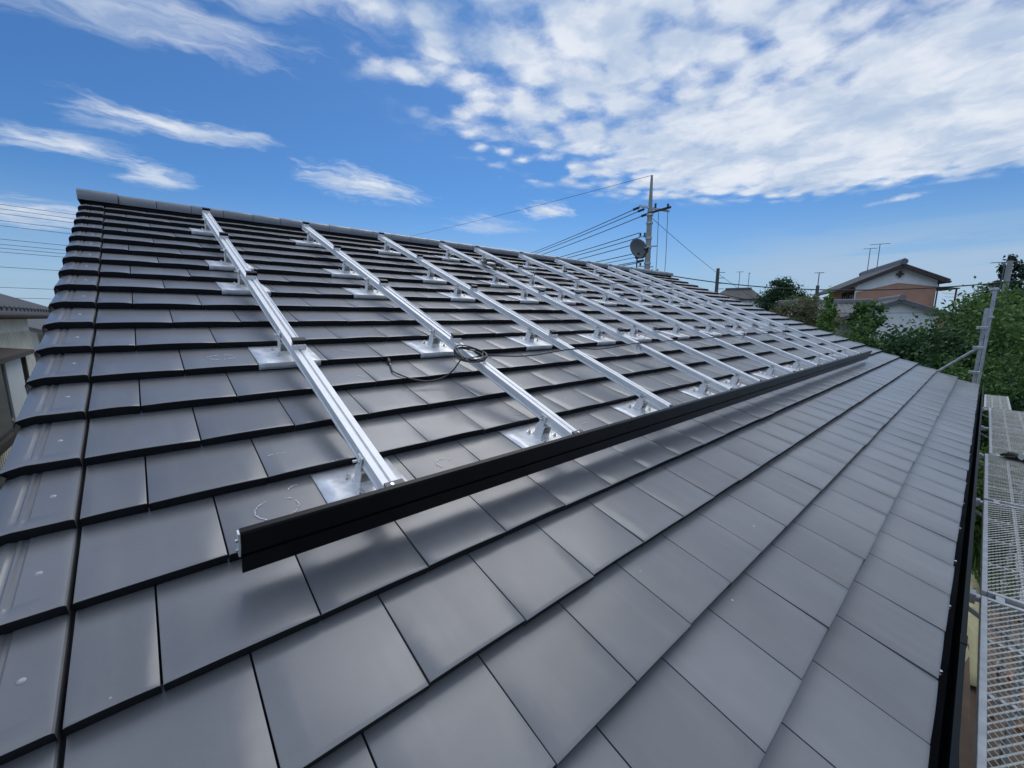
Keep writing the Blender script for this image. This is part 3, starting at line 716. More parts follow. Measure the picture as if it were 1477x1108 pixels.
for i, (x, y, rz) in enumerate(((8.6,-.85,.3),(8.9,-1.02,1.1),(9.3,-.9,.1),(10.6,-.95,.7),(8.2,-1.1,.5),(7.6,-.95,1.3),(9.9,-1.2,.2))):
    if b0 is None: o = b0 = bb.build('brick', M['brick'], bevel=.004)
    else: o = b0.copy(); COL.objects.link(o)
    o.location = (x, y, .13); o.rotation_euler = (0,0,rz); tag(o, 'loose orange brick on the bare earth under the scaffold', 'brick', 'loose bricks under the scaffold')

# ---------------------------------------------------------------- trees and shrubs
def leaf_cloud(blobs, n, size, seed, flat=0., hang=0.):
    """small leaf faces spread through a set of ellipsoids; blobs = (x,y,z,rx,ry,rz)"""
    r_ = random.Random(seed); mb = MB(); vol = [b[3]*b[4]*b[5] for b in blobs]; vol = [v**.55 for v in vol]; tot = sum(vol)
    for b, v in zip(blobs, vol):
        # clumps inside the blob
        m_ = max(16, int(34*v/max(vol)))
        clumps = []
        for _ in range(m_):
            d = Vector((r_.gauss(0,1), r_.gauss(0,1), r_.gauss(0,1))).normalized(); q = r_.uniform(.62, 1.04)
            clumps.append((Vector((b[0]+d.x*b[3]*q, b[1]+d.y*b[4]*q, b[2]+d.z*b[5]*q)), r_.uniform(.26, .50)))
        cnt = int(n*v/tot)
        for _ in range(cnt):
            c, cr = r_.choice(clumps)
            d = Vector((r_.gauss(0,.5), r_.gauss(0,.5), r_.gauss(0,.42)))
            p = c + Vector((d.x*b[3]*cr, d.y*b[4]*cr, d.z*b[5]*cr))
            nrm = Vector((r_.gauss(0,1), r_.gauss(0,1), r_.gauss(.5,.8))).normalized()
            s = size*r_.uniform(.6, 1.4); x = nrm.orthogonal().normalized(); x = Matrix.Rotation(r_.uniform(0, 6.28), 3, nrm) @ x; y = nrm.cross(x)
            mb.add([p-x*s*.5, p+y*s*.28+nrm*s*.06, p+x*s*.55, p-y*s*.28+nrm*s*.06], [(0,1,2,3)])
    return mb
def limbs(mb, base, top, r0, blobs, seed, n=5):
    r_ = random.Random(seed); base, top = Vector(base), Vector(top)
    mid = base.lerp(top, .5) + Vector((r_.uniform(-.12,.12), r_.uniform(-.12,.12), 0))
    mb.tube([base, mid, top], [r0, r0*.75, r0*.35], 8)
    for i in range(n):
        b = blobs[i % len(blobs)]; s = base.lerp(top, r_.uniform(.3, .85)); e = Vector((b[0]+r_.uniform(-.5,.5)*b[3], b[1]+r_.uniform(-.5,.5)*b[4], b[2]+r_.uniform(-.1,.6)*b[5]))
        mb.tube([s, s.lerp(e, .5)+Vector((0,0,.1)), e], [r0*.45, r0*.28, r0*.08], 6)
def make_tree(name, label, cat, loc, blobs, n, size, leaf, seed, trunk=.10, group=None, rz=0.):
    t = thing(name, label, cat, loc, (0,0,rz), group)
    top = max(blobs, key=lambda b: b[2]); tb = MB(); limbs(tb, (0,0,0), (top[0], top[1], top[2]), trunk, blobs, seed)
    tb.build('trunk', M['bark'], t, smooth=True)
    leaf_cloud(blobs, n, size, seed).build('crown', M[leaf], t)
    return t
def shrub_blobs(h, w, seed, n=7):
    r_ = random.Random(seed); out = [(0,0,h*.55,w*.62,w*.62,h*.45)]
    for i in range(n):
        a = r_.uniform(0, 6.28); q = r_.uniform(.3, .75)*w
        z = r_.uniform(.25, .82)*h; out.append((math.cos(a)*q, math.sin(a)*q, z, w*r_.uniform(.25,.48), w*r_.uniform(.25,.48), h*r_.uniform(.12,.24)))
    return out
def gz0(p): return (p[0], p[1], 0)
P_ = lambda az, d: (d*math.cos(math.radians(az)), d*math.sin(math.radians(az)), 0)
# overgrown hedge beyond the roof end: (azimuth, distance, height, width, leaf kind, look)
SH = [
 (13.6, 19.5, 4.70, 1.5, 'leafd', 'dark green shrub just above the roof verge, leftmost of the overgrown hedge'),
 (11.2, 18.5, 4.50, 1.6, 'leaf', 'mid green shrub in the hedge below the grey single-storey roof'),
 (8.8, 18.0, 4.70, 1.7, 'leaf', 'fresh green shrub in the hedge below the white gable'),
 (6.3, 17.5, 4.98, 1.7, 'leafd', 'dark bushy shrub in the hedge in front of the small white gable'),
 (4.0, 17.5, 5.0, 1.7, 'leaf', 'broad green shrub in the hedge below the right eave of the brown house'),
 (2.0, 17.0, 5.35, 1.6, 'leafd', 'tall dark shrub in the hedge left of the scaffold poles'),
 (0.2, 19.0, 5.70, 1.8, 'leaf', 'tall leafy shrub in the hedge behind the scaffold poles'),
 (-1.6, 18.0, 5.85, 1.9, 'leafl', 'tall light green shrub in the hedge right of the scaffold poles'),
 (-4.0, 17.5, 5.60, 1.9, 'leaf', 'tall shrub at the right end of the overgrown hedge'),
 (10.0, 14.8, 3.85, 1.35, 'leafd', 'low dark shrub close behind the verge under the hedge'),
 (7.0, 14.5, 3.95, 1.4, 'leafo', 'brownish green shrub in the lower front of the hedge'),
 (4.4, 14.2, 3.95, 1.4, 'leafd', 'low dark shrub in front of the hedge, left of the slanting tube'),
 (2.0, 14.6, 4.25, 1.4, 'leaf', 'shrub in the lower front of the hedge behind the slanting tube'),
 (-.4, 15.0, 4.2, 1.4, 'leafd', 'dark shrub directly behind the coupler pole'),
 (-2.8, 15.4, 4.4, 1.5, 'leaf', 'green shrub in the front row of the hedge at the right edge'),
 (1.1, 12.6, 2.75, 1.0, 'leafl', 'small light green shrub at the foot of the coupler pole'),
 (-2.6, 13.4, 2.7, 1.1, 'leafl', 'small light green shrub just beyond the far scaffold plank'),
]
for i, (az, d, h, w, lf, lab) in enumerate(SH):
    make_tree('shrub', lab, 'shrub', P_(az, d), shrub_blobs(h, w, 20+i), 8500, .125 if d > 16 else .10, lf, 40+i, .06, 'overgrown shrubs beyond the roof end', rz=i*1.3)
# two slim climber-covered shrubs in front of the single-storey roofs
make_tree('shrub', 'narrow upright light green shrub in front of the grey roof, left of the round one', 'shrub', P_(11.55, 22), [(0,0,5.50,.24,.24,.60),(.05,.1,4.6,.36,.36,.8),(-.1,0,3.4,.6,.6,1.),(0,0,2,.6,.6,1.2)], 3600, .15, 'leafl', 71, .06)
make_tree('shrub', 'rounded light green shrub standing above the hedge before the brown wall', 'shrub', P_(8.5, 21), [(0,0,5.45,.42,.42,.42),(.15,.2,5.1,.38,.38,.42),(-.1,-.2,4.9,.42,.42,.42),(0,0,3.6,.7,.7,1.1),(0,0,2,.7,.7,1.2)], 4200, .15, 'leaf', 72, .07)
# round dark tree and brownish mound beside the far roof
make_tree('tree', 'dense dome-shaped dark evergreen tree between the far roof and the brown house', 'tree', P_(16.0, 46), [(0,0,6.6,1.7,1.7,2.0),(.4,.9,5.9,1.3,1.3,1.5),(-.3,-.8,6.0,1.3,1.3,1.6),(0,.2,7.9,.9,.9,.85),(0,1.3,5.2,1.,1.,1.3),(0,-1.4,5.1,1.,1.,1.3),(0,0,4.2,2.,2.,1.6)], 17000, .20, 'leafd', 73, .22)
make_tree('shrub', 'rounded olive-brown shrub in front of the dome-shaped tree', 'shrub', P_(14.5, 38), [(0,0,5.3,1.7,1.9,1.35),(0,.9,4.8,1.2,1.2,1.2),(0,-1.2,4.9,1.3,1.4,1.1),(0,0,3.2,2.2,2.2,1.8)], 13000, .18, 'leafo', 74, .14)
# tall ragged conifers on the right
make_tree('conifer', 'tall ragged dark conifer beside the wooden pole at the right edge', 'tree', P_(-1.0, 44), [(0,.2,8.4,.55,.55,.75),(.2,-.35,7.6,.75,.75,.6),(0,.45,7.0,.8,.8,.6),(0,-.6,6.5,.8,.8,.6),(0,.2,5.9,1.2,1.2,.8),(0,-.3,4.6,1.5,1.5,1.3),(0,0,3,1.6,1.6,1.4)], 12000, .2, 'pine', 75, .16)
make_tree('conifer', 'shorter dark conifer at the very right edge of the picture', 'tree', P_(-2.9, 46), [(0,.3,8.2,.7,.7,.5),(0,-.4,7.4,.9,.9,.7),(0,.5,6.8,.8,.8,.7),(0,0,5.6,1.4,1.4,1.2),(0,0,4,1.6,1.6,1.5)], 12000, .2, 'pine', 76, .16)
make_tree('tree', 'broad green tree crown behind the scaffold poles below the conifers', 'tree', P_(-1.2, 33), [(0,0,5.6,1.6,2.2,1.2),(0,1.5,5.2,1.3,1.4,1.1),(0,-1.6,5.5,1.4,1.5,1.2),(0,0,3.6,2,2.6,1.8)], 7000, .2, 'leaf', 77, .15)
make_tree('shrub', 'dark shrub beside the neighbouring cream house, seen past the verge', 'shrub', P_(97.0, 17.5), [(0,0,2.6,.8,.8,1.2),(.4,.2,1.8,.9,.9,1.2),(-.4,0,1.5,.9,.9,1.2)], 3000, .13, 'leafd', 78, .05)
# unseen evergreens added behind the viewer to keep sky light off tile fronts
sky_blocker = make_tree('tree', 'added evergreen out of view behind the viewer, blocking low sky light', 'tree', (-3.2, -6.2, 0), [(0,0,3.2,1.6,1.5,2.2),(.3,.2,5.2,1.3,1.2,1.8),(-.2,0,7.0,.8,.8,1.4),(.6,-.3,2.2,1.3,1.3,1.4),(-.7,.2,2.0,1.3,1.3,1.4)], 9000, .26, 'leafd', 81, .16, 'added sky-blocking evergreens behind the viewer')
for i, (x, y, sc_) in enumerate(((-.4,-6.6,1.05),(2.4,-6.0,.92),(5.0,-6.8,1.08),(7.6,-6.3,.95),(-6.0,-5.6,1.0))):
    o = copy_tree(sky_blocker); o.location = (x, y, 0); o.scale = (sc_, sc_, sc_); o.rotation_euler = (0, 0, i*1.9)
# ground cover under the hedge
gr = MB(); r_ = random.Random(9)
for _ in range(16000):
    x, y = r_.uniform(10.9, 24), r_.uniform(-6, 6)
    s = r_.uniform(.10, .30); a = r_.uniform(0, 6.28); hgt = r_.uniform(.15, .8)
    gr.add([(x-s*.2*math.cos(a), y-s*.2*math.sin(a), 0), (x+s*.2*math.cos(a), y+s*.2*math.sin(a), 0), (x+r_.gauss(0,.15), y+r_.gauss(0,.15), hgt)], [(0,1,2)])
tag(gr.build('grass', M['grass']), 'rank green grass and weeds under the hedge beyond the scaffold', 'grass', kind='stuff')

# ---------------------------------------------------------------- neighbouring houses
def frame(o, d):      # local frame: x along d (horizontal), y to the left of it
    d = Vector((d[0], d[1], 0)).normalized(); l = Vector((-d.y, d.x, 0)); o = Vector(o)
    return lambda a, b, z: (o.x + d.x*a + l.x*b, o.y + d.y*a + l.y*b, z)
def roof_slabs(F, L0, L1, zr, wl_, wr_, sl, th=.16, ribs=0, rib_r=.05):
    """two slopes of a gable roof whose ridge runs along the frame's x axis at height zr"""
    mb = MB()
    for s, w in ((1, wl_), (-1, wr_)):
        mb.poly([F(L0,0,zr), F(L1,0,zr), F(L1,s*w,zr-w*sl), F(L0,s*w,zr-w*sl)] if s > 0 else [F(L0,s*w,zr-w*sl), F(L1,s*w,zr-w*sl), F(L1,0,zr), F(L0,0,zr)], th)
        if ribs:
            n_ = int((L1-L0)/ribs)
            for i in range(n_+1):
                a = L0 + (L1-L0)*i/n_; mb.tube([F(a,s*.03,zr+.005-.03*sl), F(a,s*(w+.02),zr-w*sl+.005)], rib_r, 6)
            k = int(w/.26)
            for i in range(1, k): mb.bar(F(L0,s*w*i/k,zr-w*i/k*sl+.004), F(L1,s*w*i/k,zr-w*i/k*sl+.004), .035, .02)
    return mb
def ridge_beam(F, L0, L1, zr, w=.3, h=.28):
    mb = MB(); mb.bar(F(L0,0,zr+h*.4), F(L1,0,zr+h*.4), w, h); mb.tube([F(L0-.03,0,zr+h*.95), F(L1+.03,0,zr+h*.95)], w*.36, 8)
    for a in (L0-.06, L1+.06): mb.tube([F(a-.05,0,zr+h*.45), F(a+.05,0,zr+h*.45)], w*.75, 10)
    return mb
# brown house: gable towards the viewer, ridge running away to the left
A = pol(6.388, .0905, 50); D = (.925, .379)
bh = thing('house', 'two-storey house with brown gable wall, white gable band and grey tiled roof', 'house', (A.x, A.y, 0)); BO = (A.x, A.y, 0)
F = frame(A, D); zr = A.z
WL, WR = 2.85, 2.55; SL = .47
roof_slabs(F, -.6, 11.2, zr, WL+1.35, WR+.55, SL, .20, .33, .05).build('roof', M['kawara'], bh, off=BO)
ridge_beam(F, -.65, 11.2, zr, .34, .34).build('ridge', M['kawara'], bh, off=BO)
b = MB(); zt = zr-.22
b.poly([F(0,WL,zt-WL*SL-.02), F(0,0,zt), F(0,-WR,zt-WR*SL-.02), F(0,-WR,zt-WR*SL-.55), F(0,0,zt-1.35), F(0,WL,zt-WL*SL-.75)], .12, (-D[0],-D[1],0)); b.build('gable_band', M['whitewall'], bh, off=BO)
b = MB(); Lh = 10.6
b.add([F(.06,WL,0),F(.06,WL,zt-WL*SL-.05),F(.06,0,zt-.05),F(.06,-WR,zt-WR*SL-.05),F(.06,-WR,0),F(Lh,WL,0),F(Lh,WL,zt-WL*SL-.05),F(Lh,0,zt-.05),F(Lh,-WR,zt-WR*SL-.05),F(Lh,-WR,0)], [(0,1,2,3,4),(9,8,7,6,5),(0,5,6,1),(4,3,8,9)])
b.build('wall', M['brownwall'], bh, off=BO)
b = MB(); o = F(-.16,0,zt-.62); b.box(o, (.10,.16,.52)).box(o, (.10,.52,.14)); b.tube([Vector(o)-Vector((D[0],D[1],0))*.02, Vector(o)-Vector((D[0],D[1],0))*.1], .16, 10); b.build('gable_vent', M['wood'], bh, off=BO)
b = MB()
for s, w in ((1, WL+1.35), (-1, WR+.55)): b.bar(F(-.62,0,zr-.2), F(-.62,s*w,zr-w*SL-.2), .06, .24)
b.build('barge_board', M['wood'], bh, off=BO)
b = MB()
for s, w in ((1, WL+1.35), (-1, WR+.55)): b.tube([F(-.6,s*(w+.05),zr-w*SL-.17), F(11.1,s*(w+.05),zr-w*SL-.17)], .075, 8)
b.build('gutter', M['wood'], bh, off=BO)
for s, w in ((1, WL), (-1, WR)):
    b = MB(); b.tube([F(-.03,s*(w+.06),.1), F(-.03,s*(w+.06),zr-w*SL-.5), F(-.3,s*(w+.5),zr-w*SL-.42)], .05, 8); b.build('downpipe', M['whitewall'] if s > 0 else M['wood'], bh, off=BO)
# left side wall windows
for a in (1.3, 3.6):
    b = MB(); zc_ = zr-WL*SL-1.35
    for (p, q) in (((a-.8,zc_-.5),(a+.8,zc_-.5)), ((a-.8,zc_+.5),(a+.8,zc_+.5)), ((a-.8,zc_-.5),(a-.8,zc_+.5)), ((a+.8,zc_-.5),(a+.8,zc_+.5)), ((a,zc_-.5),(a,zc_+.5))): b.bar(F(p[0],WL+.05,p[1]), F(q[0],WL+.05,q[1]), .09)
    w_ = b.build('window', M['wood'], bh, off=BO)
    b = MB(); b.poly([F(a-.78,WL+.03,zc_-.48), F(a+.78,WL+.03,zc_-.48), F(a+.78,WL+.03,zc_+.48), F(a-.78,WL+.03,zc_+.48)], .02, (-D[1],D[0],0)); b.build('pane', M['glass'], w_, off=BO)
# small canopy on the right side
b = MB(); b.poly([F(1.2,-WR-.02,zr-1.85), F(4.8,-WR-.02,zr-1.85), F(4.8,-WR-1.9,zr-2.05), F(1.2,-WR-1.9,zr-2.05)][::-1], .08); b.build('canopy', M['slate'], bh, off=BO)
b = MB(); b.tube([F(1.4,-WR-1.75,zr-2.1), F(1.4,-WR-1.75,0)], .06, 8); b.build('canopy_post', M['wood'], bh, off=BO)
# roof aerials
def aerial(base, h, label, seed, spread=.9, az=0.3, name='roof_aerial', down=.0):
    base = Vector(base); t = thing(name, label, 'aerial', base); o_ = tuple(base); top = base + Vector((0,0,h))
    b = MB(); b.tube([base-Vector((0,0,down)), top], [.035,.03], 6); b.build('mast', M['steel2'], t, off=o_)
    b = MB(); dx = Vector((math.cos(az), math.sin(az), 0)); dy = Vector((-dx.y, dx.x, 0))
    b.tube([top-dx*spread, top+dx*spread], .022, 6)
    for i in range(7):
        c = top + dx*spread*(-1+2*i/6); b.tube([c-dy*(.28-.02*i), c+dy*(.28-.02*i)], .014, 5)
    b.build('boom', M['steel2'], t, off=o_)
M['steel2'] = mat('aged_aerial', (.16, .165, .17), .6, .3)
aerial(F(9.0, .1, zr+.1), 2.5, 'shorter left aerial on the roof of the brown house', 1, .55, 1.9)
aerial(F(6.0, .1, zr+.1), 2.5, 'taller right aerial on the roof of the brown house', 2, .75, 1.9)
# single-storey wing with a white gable in front of the brown wall
A2 = pol(6.1, .031, 40); wg = thing('house', 'low wing with small white gable and grey tiles in front of the brown wall', 'house', (A2.x, A2.y, 0)); WO = (A2.x, A2.y, 0)
F2 = frame(A2, (.95, .31)); z2 = A2.z
roof_slabs(F2, -.4, 6, z2, 3.2, 2.6, .40, .16, .33, .05).build('roof', M['kawara2'], wg, off=WO)
ridge_beam(F2, -.45, 6, z2, .28, .22).build('ridge', M['kawara2'], wg, off=WO)
b = MB(); b.add([F2(0,2.3,0),F2(0,2.3,z2-1.12),F2(0,0,z2-.17),F2(0,-2.0,z2-1.0),F2(0,-2.0,0),F2(5.8,2.3,0),F2(5.8,2.3,z2-1.12),F2(5.8,0,z2-.17),F2(5.8,-2.0,z2-1.0),F2(5.8,-2.0,0)], [(0,1,2,3,4),(9,8,7,6,5),(0,5,6,1),(4,3,8,9)]); b.build('wall', M['whitewall'], wg, off=WO)
b = MB()
for s, w in ((1, 3.2), (-1, 2.6)): b.bar(F2(-.42,0,z2-.14), F2(-.42,s*w,z2-w*.40-.14), .05, .2)
b.build('barge_board', M['kawara'], wg, off=WO)
# long low roof left of it
A3 = pol(9.0, .026, 44); lw = thing('house', 'long low house with weathered grey roof left of the white gable', 'house', (A3.x, A3.y, 0)); LO = (A3.x, A3.y, 0)
F3 = frame(A3, (-.35, .94)); z3 = A3.z
roof_slabs(F3, -.5, 5.6, z3, 3.4, 3.2, .42, .15, .33, .05).build('roof', M['kawara2'], lw, off=LO)
ridge_beam(F3, -.5, 5.6, z3, .28, .22).build('ridge', M['kawara2'], lw, off=LO)
b = MB(); b.add([F3(0,2.6,0),F3(0,2.6,z3-1.22),F3(0,0,z3-.17),F3(0,-2.4,z3-1.14),F3(0,-2.4,0),F3(5.2,2.6,0),F3(5.2,2.6,z3-1.22),F3(5.2,0,z3-.17),F3(5.2,-2.4,z3-1.14),F3(5.2,-2.4,0)], [(0,1,2,3,4),(9,8,7,6,5),(0,5,6,1),(4,3,8,9)]); b.build('wall', M['whitewall'], lw, off=LO)
# far house with dark hipped roof left of the round tree
A4 = pol(20.6, .058, 58); fh = thing('house', 'distant house with dark slate roof and pale walls left of the dome-shaped tree', 'house', (A4.x, A4.y, 0)); FO = (A4.x, A4.y, 0)
F4 = frame(A4, (-.38, .925)); z4 = A4.z; e = z4-1.25
b = MB(); b.add([F4(-2.6,-2.4,e),F4(3.0,-2.4,e),F4(3.0,2.4,e),F4(-2.6,2.4,e),F4(-1.4,0,z4),F4(1.4,0,z4),F4(-2.6,-2.4,e-.15),F4(3.0,-2.4,e-.15),F4(3.0,2.4,e-.15),F4(-2.6,2.4,e-.15)],
   [(0,1,5,4),(1,2,5),(2,3,4,5),(3,0,4),(0,6,7,1),(1,7,8,2),(2,8,9,3),(3,9,6,0),(9,8,7,6)]); b.build('roof', M['slate'], fh, off=FO)
b = MB(); c0 = Vector(F4(.2,0,(e-.15)/2)); dd = math.atan2(.925,-.38); b.box(c0, (4.8,4.0,e-.16), Matrix.Rotation(dd, 3, 'Z')); b.build('wall', M['whitewall'], fh, off=FO)
b = MB(); b.bar(F4(-1.4,0,z4+.05), F4(1.4,0,z4+.05), .25, .2); b.build('ridge', M['kawara'], fh, off=FO)
aerial(F4(0.0,.3,z4), 2.0, 'thin aerial on the distant slate roof, left one', 3, .35, 1.9)
aerial(F4(-1.0,.3,z4-.1), 1.9, 'thin aerial on the distant slate roof, right one', 4, .12, 1.9)
# brown boundary wall seen right of the brown house
q0, q1 = pol(3.6, -.004, 48), pol(-.6, 0., 50)
b = MB(); b.bar((q0.x,q0.y,2.62), (q1.x,q1.y,2.62), .2, 5.24); o = b.build('panel', M['brownwall'])
wt = thing('garden_wall', 'plain brown wall right of the brown house above the hedge', 'wall', (q0.x, q0.y, 0)); o.parent = wt; o.data.transform(Matrix.Translation((-q0.x,-q0.y,0)))
b = MB(); b.bar((0,0,5.30), (q1.x-q0.x, q1.y-q0.y, 5.30), .34, .11); b.build('coping', M['kawara'], wt)

# cream neighbour on the left, gable roof with its ridge along the same direction as the wall
nb = thing('house', 'cream-sided neighbouring house with grey tiled eave and bay window at the left edge', 'house', (-4.8, 8, 0)); NO = (-4.8, 8, 0)
Fn = frame((-4.9, 0, 0), (0, 1)); SLN = .42; zn = H+.125+3.40*SLN
roof_slabs(Fn, 2.0, 13.0, zn, 3.40, 3.40, SLN, .05, .27, .045).build('roof', M['kawara'], nb, off=NO)
ridge_beam(Fn, 2.0, 13.0, zn, .3, .3).build('ridge', M['kawara2'], nb, off=NO)
b = MB(); e_ = H-.06
xw = 3.06
b.add([Fn(2.6,xw,0),Fn(2.6,xw,e_+.12),Fn(2.6,0,zn-.1),Fn(2.6,-xw,e_+.12),Fn(2.6,-xw,0),Fn(12.7,xw,0),Fn(12.7,xw,e_+.12),Fn(12.7,0,zn-.1),Fn(12.7,-xw,e_+.12),Fn(12.7,-xw,0)], [(0,1,2,3,4),(9,8,7,6,5),(0,5,6,1),(4,3,8,9)])
y_ = 2.7
while y_ < 12.7: b.bar(Fn(y_,-xw-.004,.2), Fn(y_,-xw-.004,e_-.2), .012, .012); y_ += .105
for z in (2.4, H-.72): b.bar(Fn(2.6,-xw-.008,z), Fn(12.7,-xw-.008,z), .02, .03)
b.build('wall', M['cream'], nb, off=NO)
b = MB(); b.bar(Fn(2.0,-3.37,H+.03), Fn(13.0,-3.37,H+.03), .03, .07); b.poly([Fn(2.1,-xw,H-.01), Fn(12.95,-xw,H-.01), Fn(12.95,-3.36,H-.01), Fn(2.1,-3.36,H-.01)], .02); b.build('fascia', M['wood'], nb, off=NO)
b = MB(); b.tube([Fn(2.0,-3.46,H+.03), Fn(13.0,-3.46,H+.03)], .045, 8); b.build('gutter', M['wood'], nb, off=NO)
# projecting bay with dark frame and white shutter
by0, by1, bz0, bz1, bx = 7.4, 9.5, H-1.55, H-.50, -xw-.34
b = MB(); b.poly([Fn(by0-.1,-xw,bz1+.07), Fn(by1+.12,-xw,bz1+.07), Fn(by1+.12,bx-.12,bz1+.01), Fn(by0-.1,bx-.12,bz1+.01)][::-1], .06)
b.box(Fn((by0+by1)/2,-xw-.17,bz0-.03), (.38, by1-by0+.1, .06))
for yy in (by0, by1-.0): b.bar(Fn(yy,bx,bz0), Fn(yy,bx,bz1), .07); b.bar(Fn(yy,-xw-.03,bz0), Fn(yy,-xw-.03,bz1), .06)
b.bar(Fn(by0,bx,bz0+.02), Fn(by1,bx,bz0+.02), .06); b.bar(Fn(by0,bx,bz1-.03), Fn(by1,bx,bz1-.03), .06)
bay = b.build('bay_window', M['wood'], nb, off=NO)
b = MB(); b.box(Fn(by1-.55,bx+.01,(bz0+bz1)/2), (.02,.9,bz1-bz0-.1)); b.box(Fn(by1-.0,-xw-.18,(bz0+bz1)/2), (.24,.02,bz1-bz0-.1)); b.build('shutter', M['paintw'], bay, off=NO)
b = MB(); b.box(Fn(by0+.55,bx+.03,(bz0+bz1)/2), (.02,1.0,bz1-bz0-.1)); b.build('pane', M['glass'], bay, off=NO)
b = MB(); b.tube([Fn(9.6,-xw-.05,e_-.1), Fn(9.6,-xw-.05,e_-.42)], .07, 10); b.box(Fn(9.6,-xw-.06,e_-.5), (.16,.2,.12)); b.build('vent_hood', M['cream'], nb, off=NO)
b = MB(); b.poly([Fn(11.0,-xw,H-2.35), Fn(12.4,-xw,H-2.35), Fn(12.4,-xw-.7,H-2.6), Fn(11.0,-xw-.7,H-2.6)][::-1], .05); b.build('door_canopy', M['slate'], nb, off=NO)
# second house behind it
n2 = thing('house', 'smaller tiled house behind the cream neighbour, seen past the roof verge', 'house', (-3.6, 22, 0)); N2 = (-3.6, 22, 0)
F5 = frame((-4.6, 0, 0), (0, 1)); z5 = H+.55
roof_slabs(F5, 17.5, 26, z5, 2.7, 2.7, .40, .12, .27, .05).build('roof', M['kawara2'], n2, off=N2)
b = MB(); b.add([F5(18.2,2.1,0),F5(18.2,2.1,z5-.95),F5(18.2,0,z5-.14),F5(18.2,-2.1,z5-.95),F5(18.2,-2.1,0),F5(25.4,2.1,0),F5(25.4,2.1,z5-.95),F5(25.4,0,z5-.14),F5(25.4,-2.1,z5-.95),F5(25.4,-2.1,0)], [(0,1,2,3,4),(9,8,7,6,5),(0,5,6,1),(4,3,8,9)]); b.build('wall', M['whitewall'], n2, off=N2)
b = MB(); b.box(F5(18.9,-2.12,z5-1.75), (.05,.9,1.0)); w_ = b.build('window', M['wood'], n2, off=N2)
b = MB(); b.box(F5(18.9,-2.15,z5-1.75), (.02,.8,.9)); b.build('pane', M['glass'], w_, off=N2)

# ---------------------------------------------------------------- poles and wires
PP = pol(31.2, 0, 23.3); ZT = H + 7.08
up = thing('utility_pole', 'tall concrete utility pole with cross-arms and insulators beyond the ridge', 'utility pole', (PP.x, PP.y, 0)); UO = (PP.x, PP.y, 0)
b = MB(); b.tube([(PP.x,PP.y,0),(PP.x,PP.y,ZT-1.65)], [.19,.125], 14); b.tube([(PP.x,PP.y,ZT-1.66),(PP.x,PP.y,ZT)], [.105,.055], 10); b.build('shaft', M['concrete'], up, smooth=True, off=UO)
def pp(right, z, fwd=0.):        # offsets seen from the viewer: right in the picture, away from the viewer
    a = math.radians(31.2); return Vector((PP.x + math.sin(a)*right + math.cos(a)*fwd, PP.y - math.cos(a)*right + math.sin(a)*fwd, z))
Z1 = ZT-1.55
b = MB(); b.bar(pp(-.55,Z1+.08,-.2), pp(.95,Z1-.18,.3), .09); b.build('cross_arm', M['galv'], up, off=UO)
b = MB(); b.bar(pp(-.1,Z1-.30,-.1), pp(1.0,Z1-.02,.1), .10); b.build('cross_arm', M['wood'], up, off=UO)
b = MB(); b.bar(pp(-.45,ZT-6.28,0), pp(1.35,ZT-6.22,.1), .09); b.build('cross_arm', M['galv'], up, off=UO)
b = MB(); b.bar(pp(-.15,ZT-3.45,-.1), pp(.42,ZT-3.45,.1), .06); b.build('cross_arm', M['galv'], up, off=UO)
b = MB(); b.bar(pp(0,ZT-6.75,0), pp(.55,ZT-6.3,0), .05); b.build('arm_brace', M['galv'], up, off=UO)
def insul(p, d, L=.32):
    p, d = Vector(p), Vector(d).normalized(); b = MB(); n_ = 5; pts = []; rs = []
    for i in range(n_):
        for q, r in ((0,.025),(.25,.065),(.5,.065),(.75,.025)): pts.append(p+d*L*(i+q)/n_); rs.append(r)
    b.tube(pts, rs, 8); b.build('insulator', M['insul'], up, off=UO)
QQ = Vector((32.3, 44.5, 0)); RR = Vector((-26, 30.5, 0)); dq = (QQ-Vector((PP.x,PP.y,0))).normalized()
ATT = [(-.55,Z1+.05,.28),(-.3,Z1-.05,.24),(-.12,Z1-.30,.30),(-.12,ZT-2.9,.20),(-.16,ZT-3.2,.10),(-.18,ZT-3.9,.25),(-.20,ZT-4.15,.30),(-.22,ZT-4.75,.2),(-.2,ZT-5.2,.1),(-.45,ZT-2.75,.05),(-.48,ZT-3.75,.05),(-.38,ZT-4.25,.05)]
for (r_o, z, L) in ATT[:3] + ATT[5:8]: insul(pp(r_o, z), dq, .5)
for r_o, z in ((.25,Z1-.02),(.85,Z1-.08)): insul(pp(r_o,z), (0,0,1), .22)
b = MB(); b.box(pp(.42,ZT-5.45,.1), (.42,.42,1.15)); b.tube([pp(.25,ZT-4.85,.1), pp(.25,ZT-4.6,.1)], .05, 8).tube([pp(.52,ZT-4.85,.1), pp(.52,ZT-4.6,.1)], .05, 8)
b.build('equipment_box', M['concrete'], up, off=UO, bevel=.04)
b = MB()
for z in (ZT-1.9, ZT-2.3, ZT-3.05, ZT-3.5, ZT-4.3, ZT-5.0, ZT-5.9): b.tube([(PP.x,PP.y,z-.05),(PP.x,PP.y,z+.05)], .175, 12)
b.build('band', M['galv'], up, off=UO)
for zz_, a0, a1 in ((ZT-2.95,-.5,.12),(ZT-3.95,-.55,.15),(ZT-4.45,-.45,.30),(ZT-5.35,-.35,.5)):
    b = MB(); b.bar(pp(a0,zz_,-.05), pp(a1,zz_-.03,.1), .055); b.build('cross_arm', M['galv'], up, off=UO)
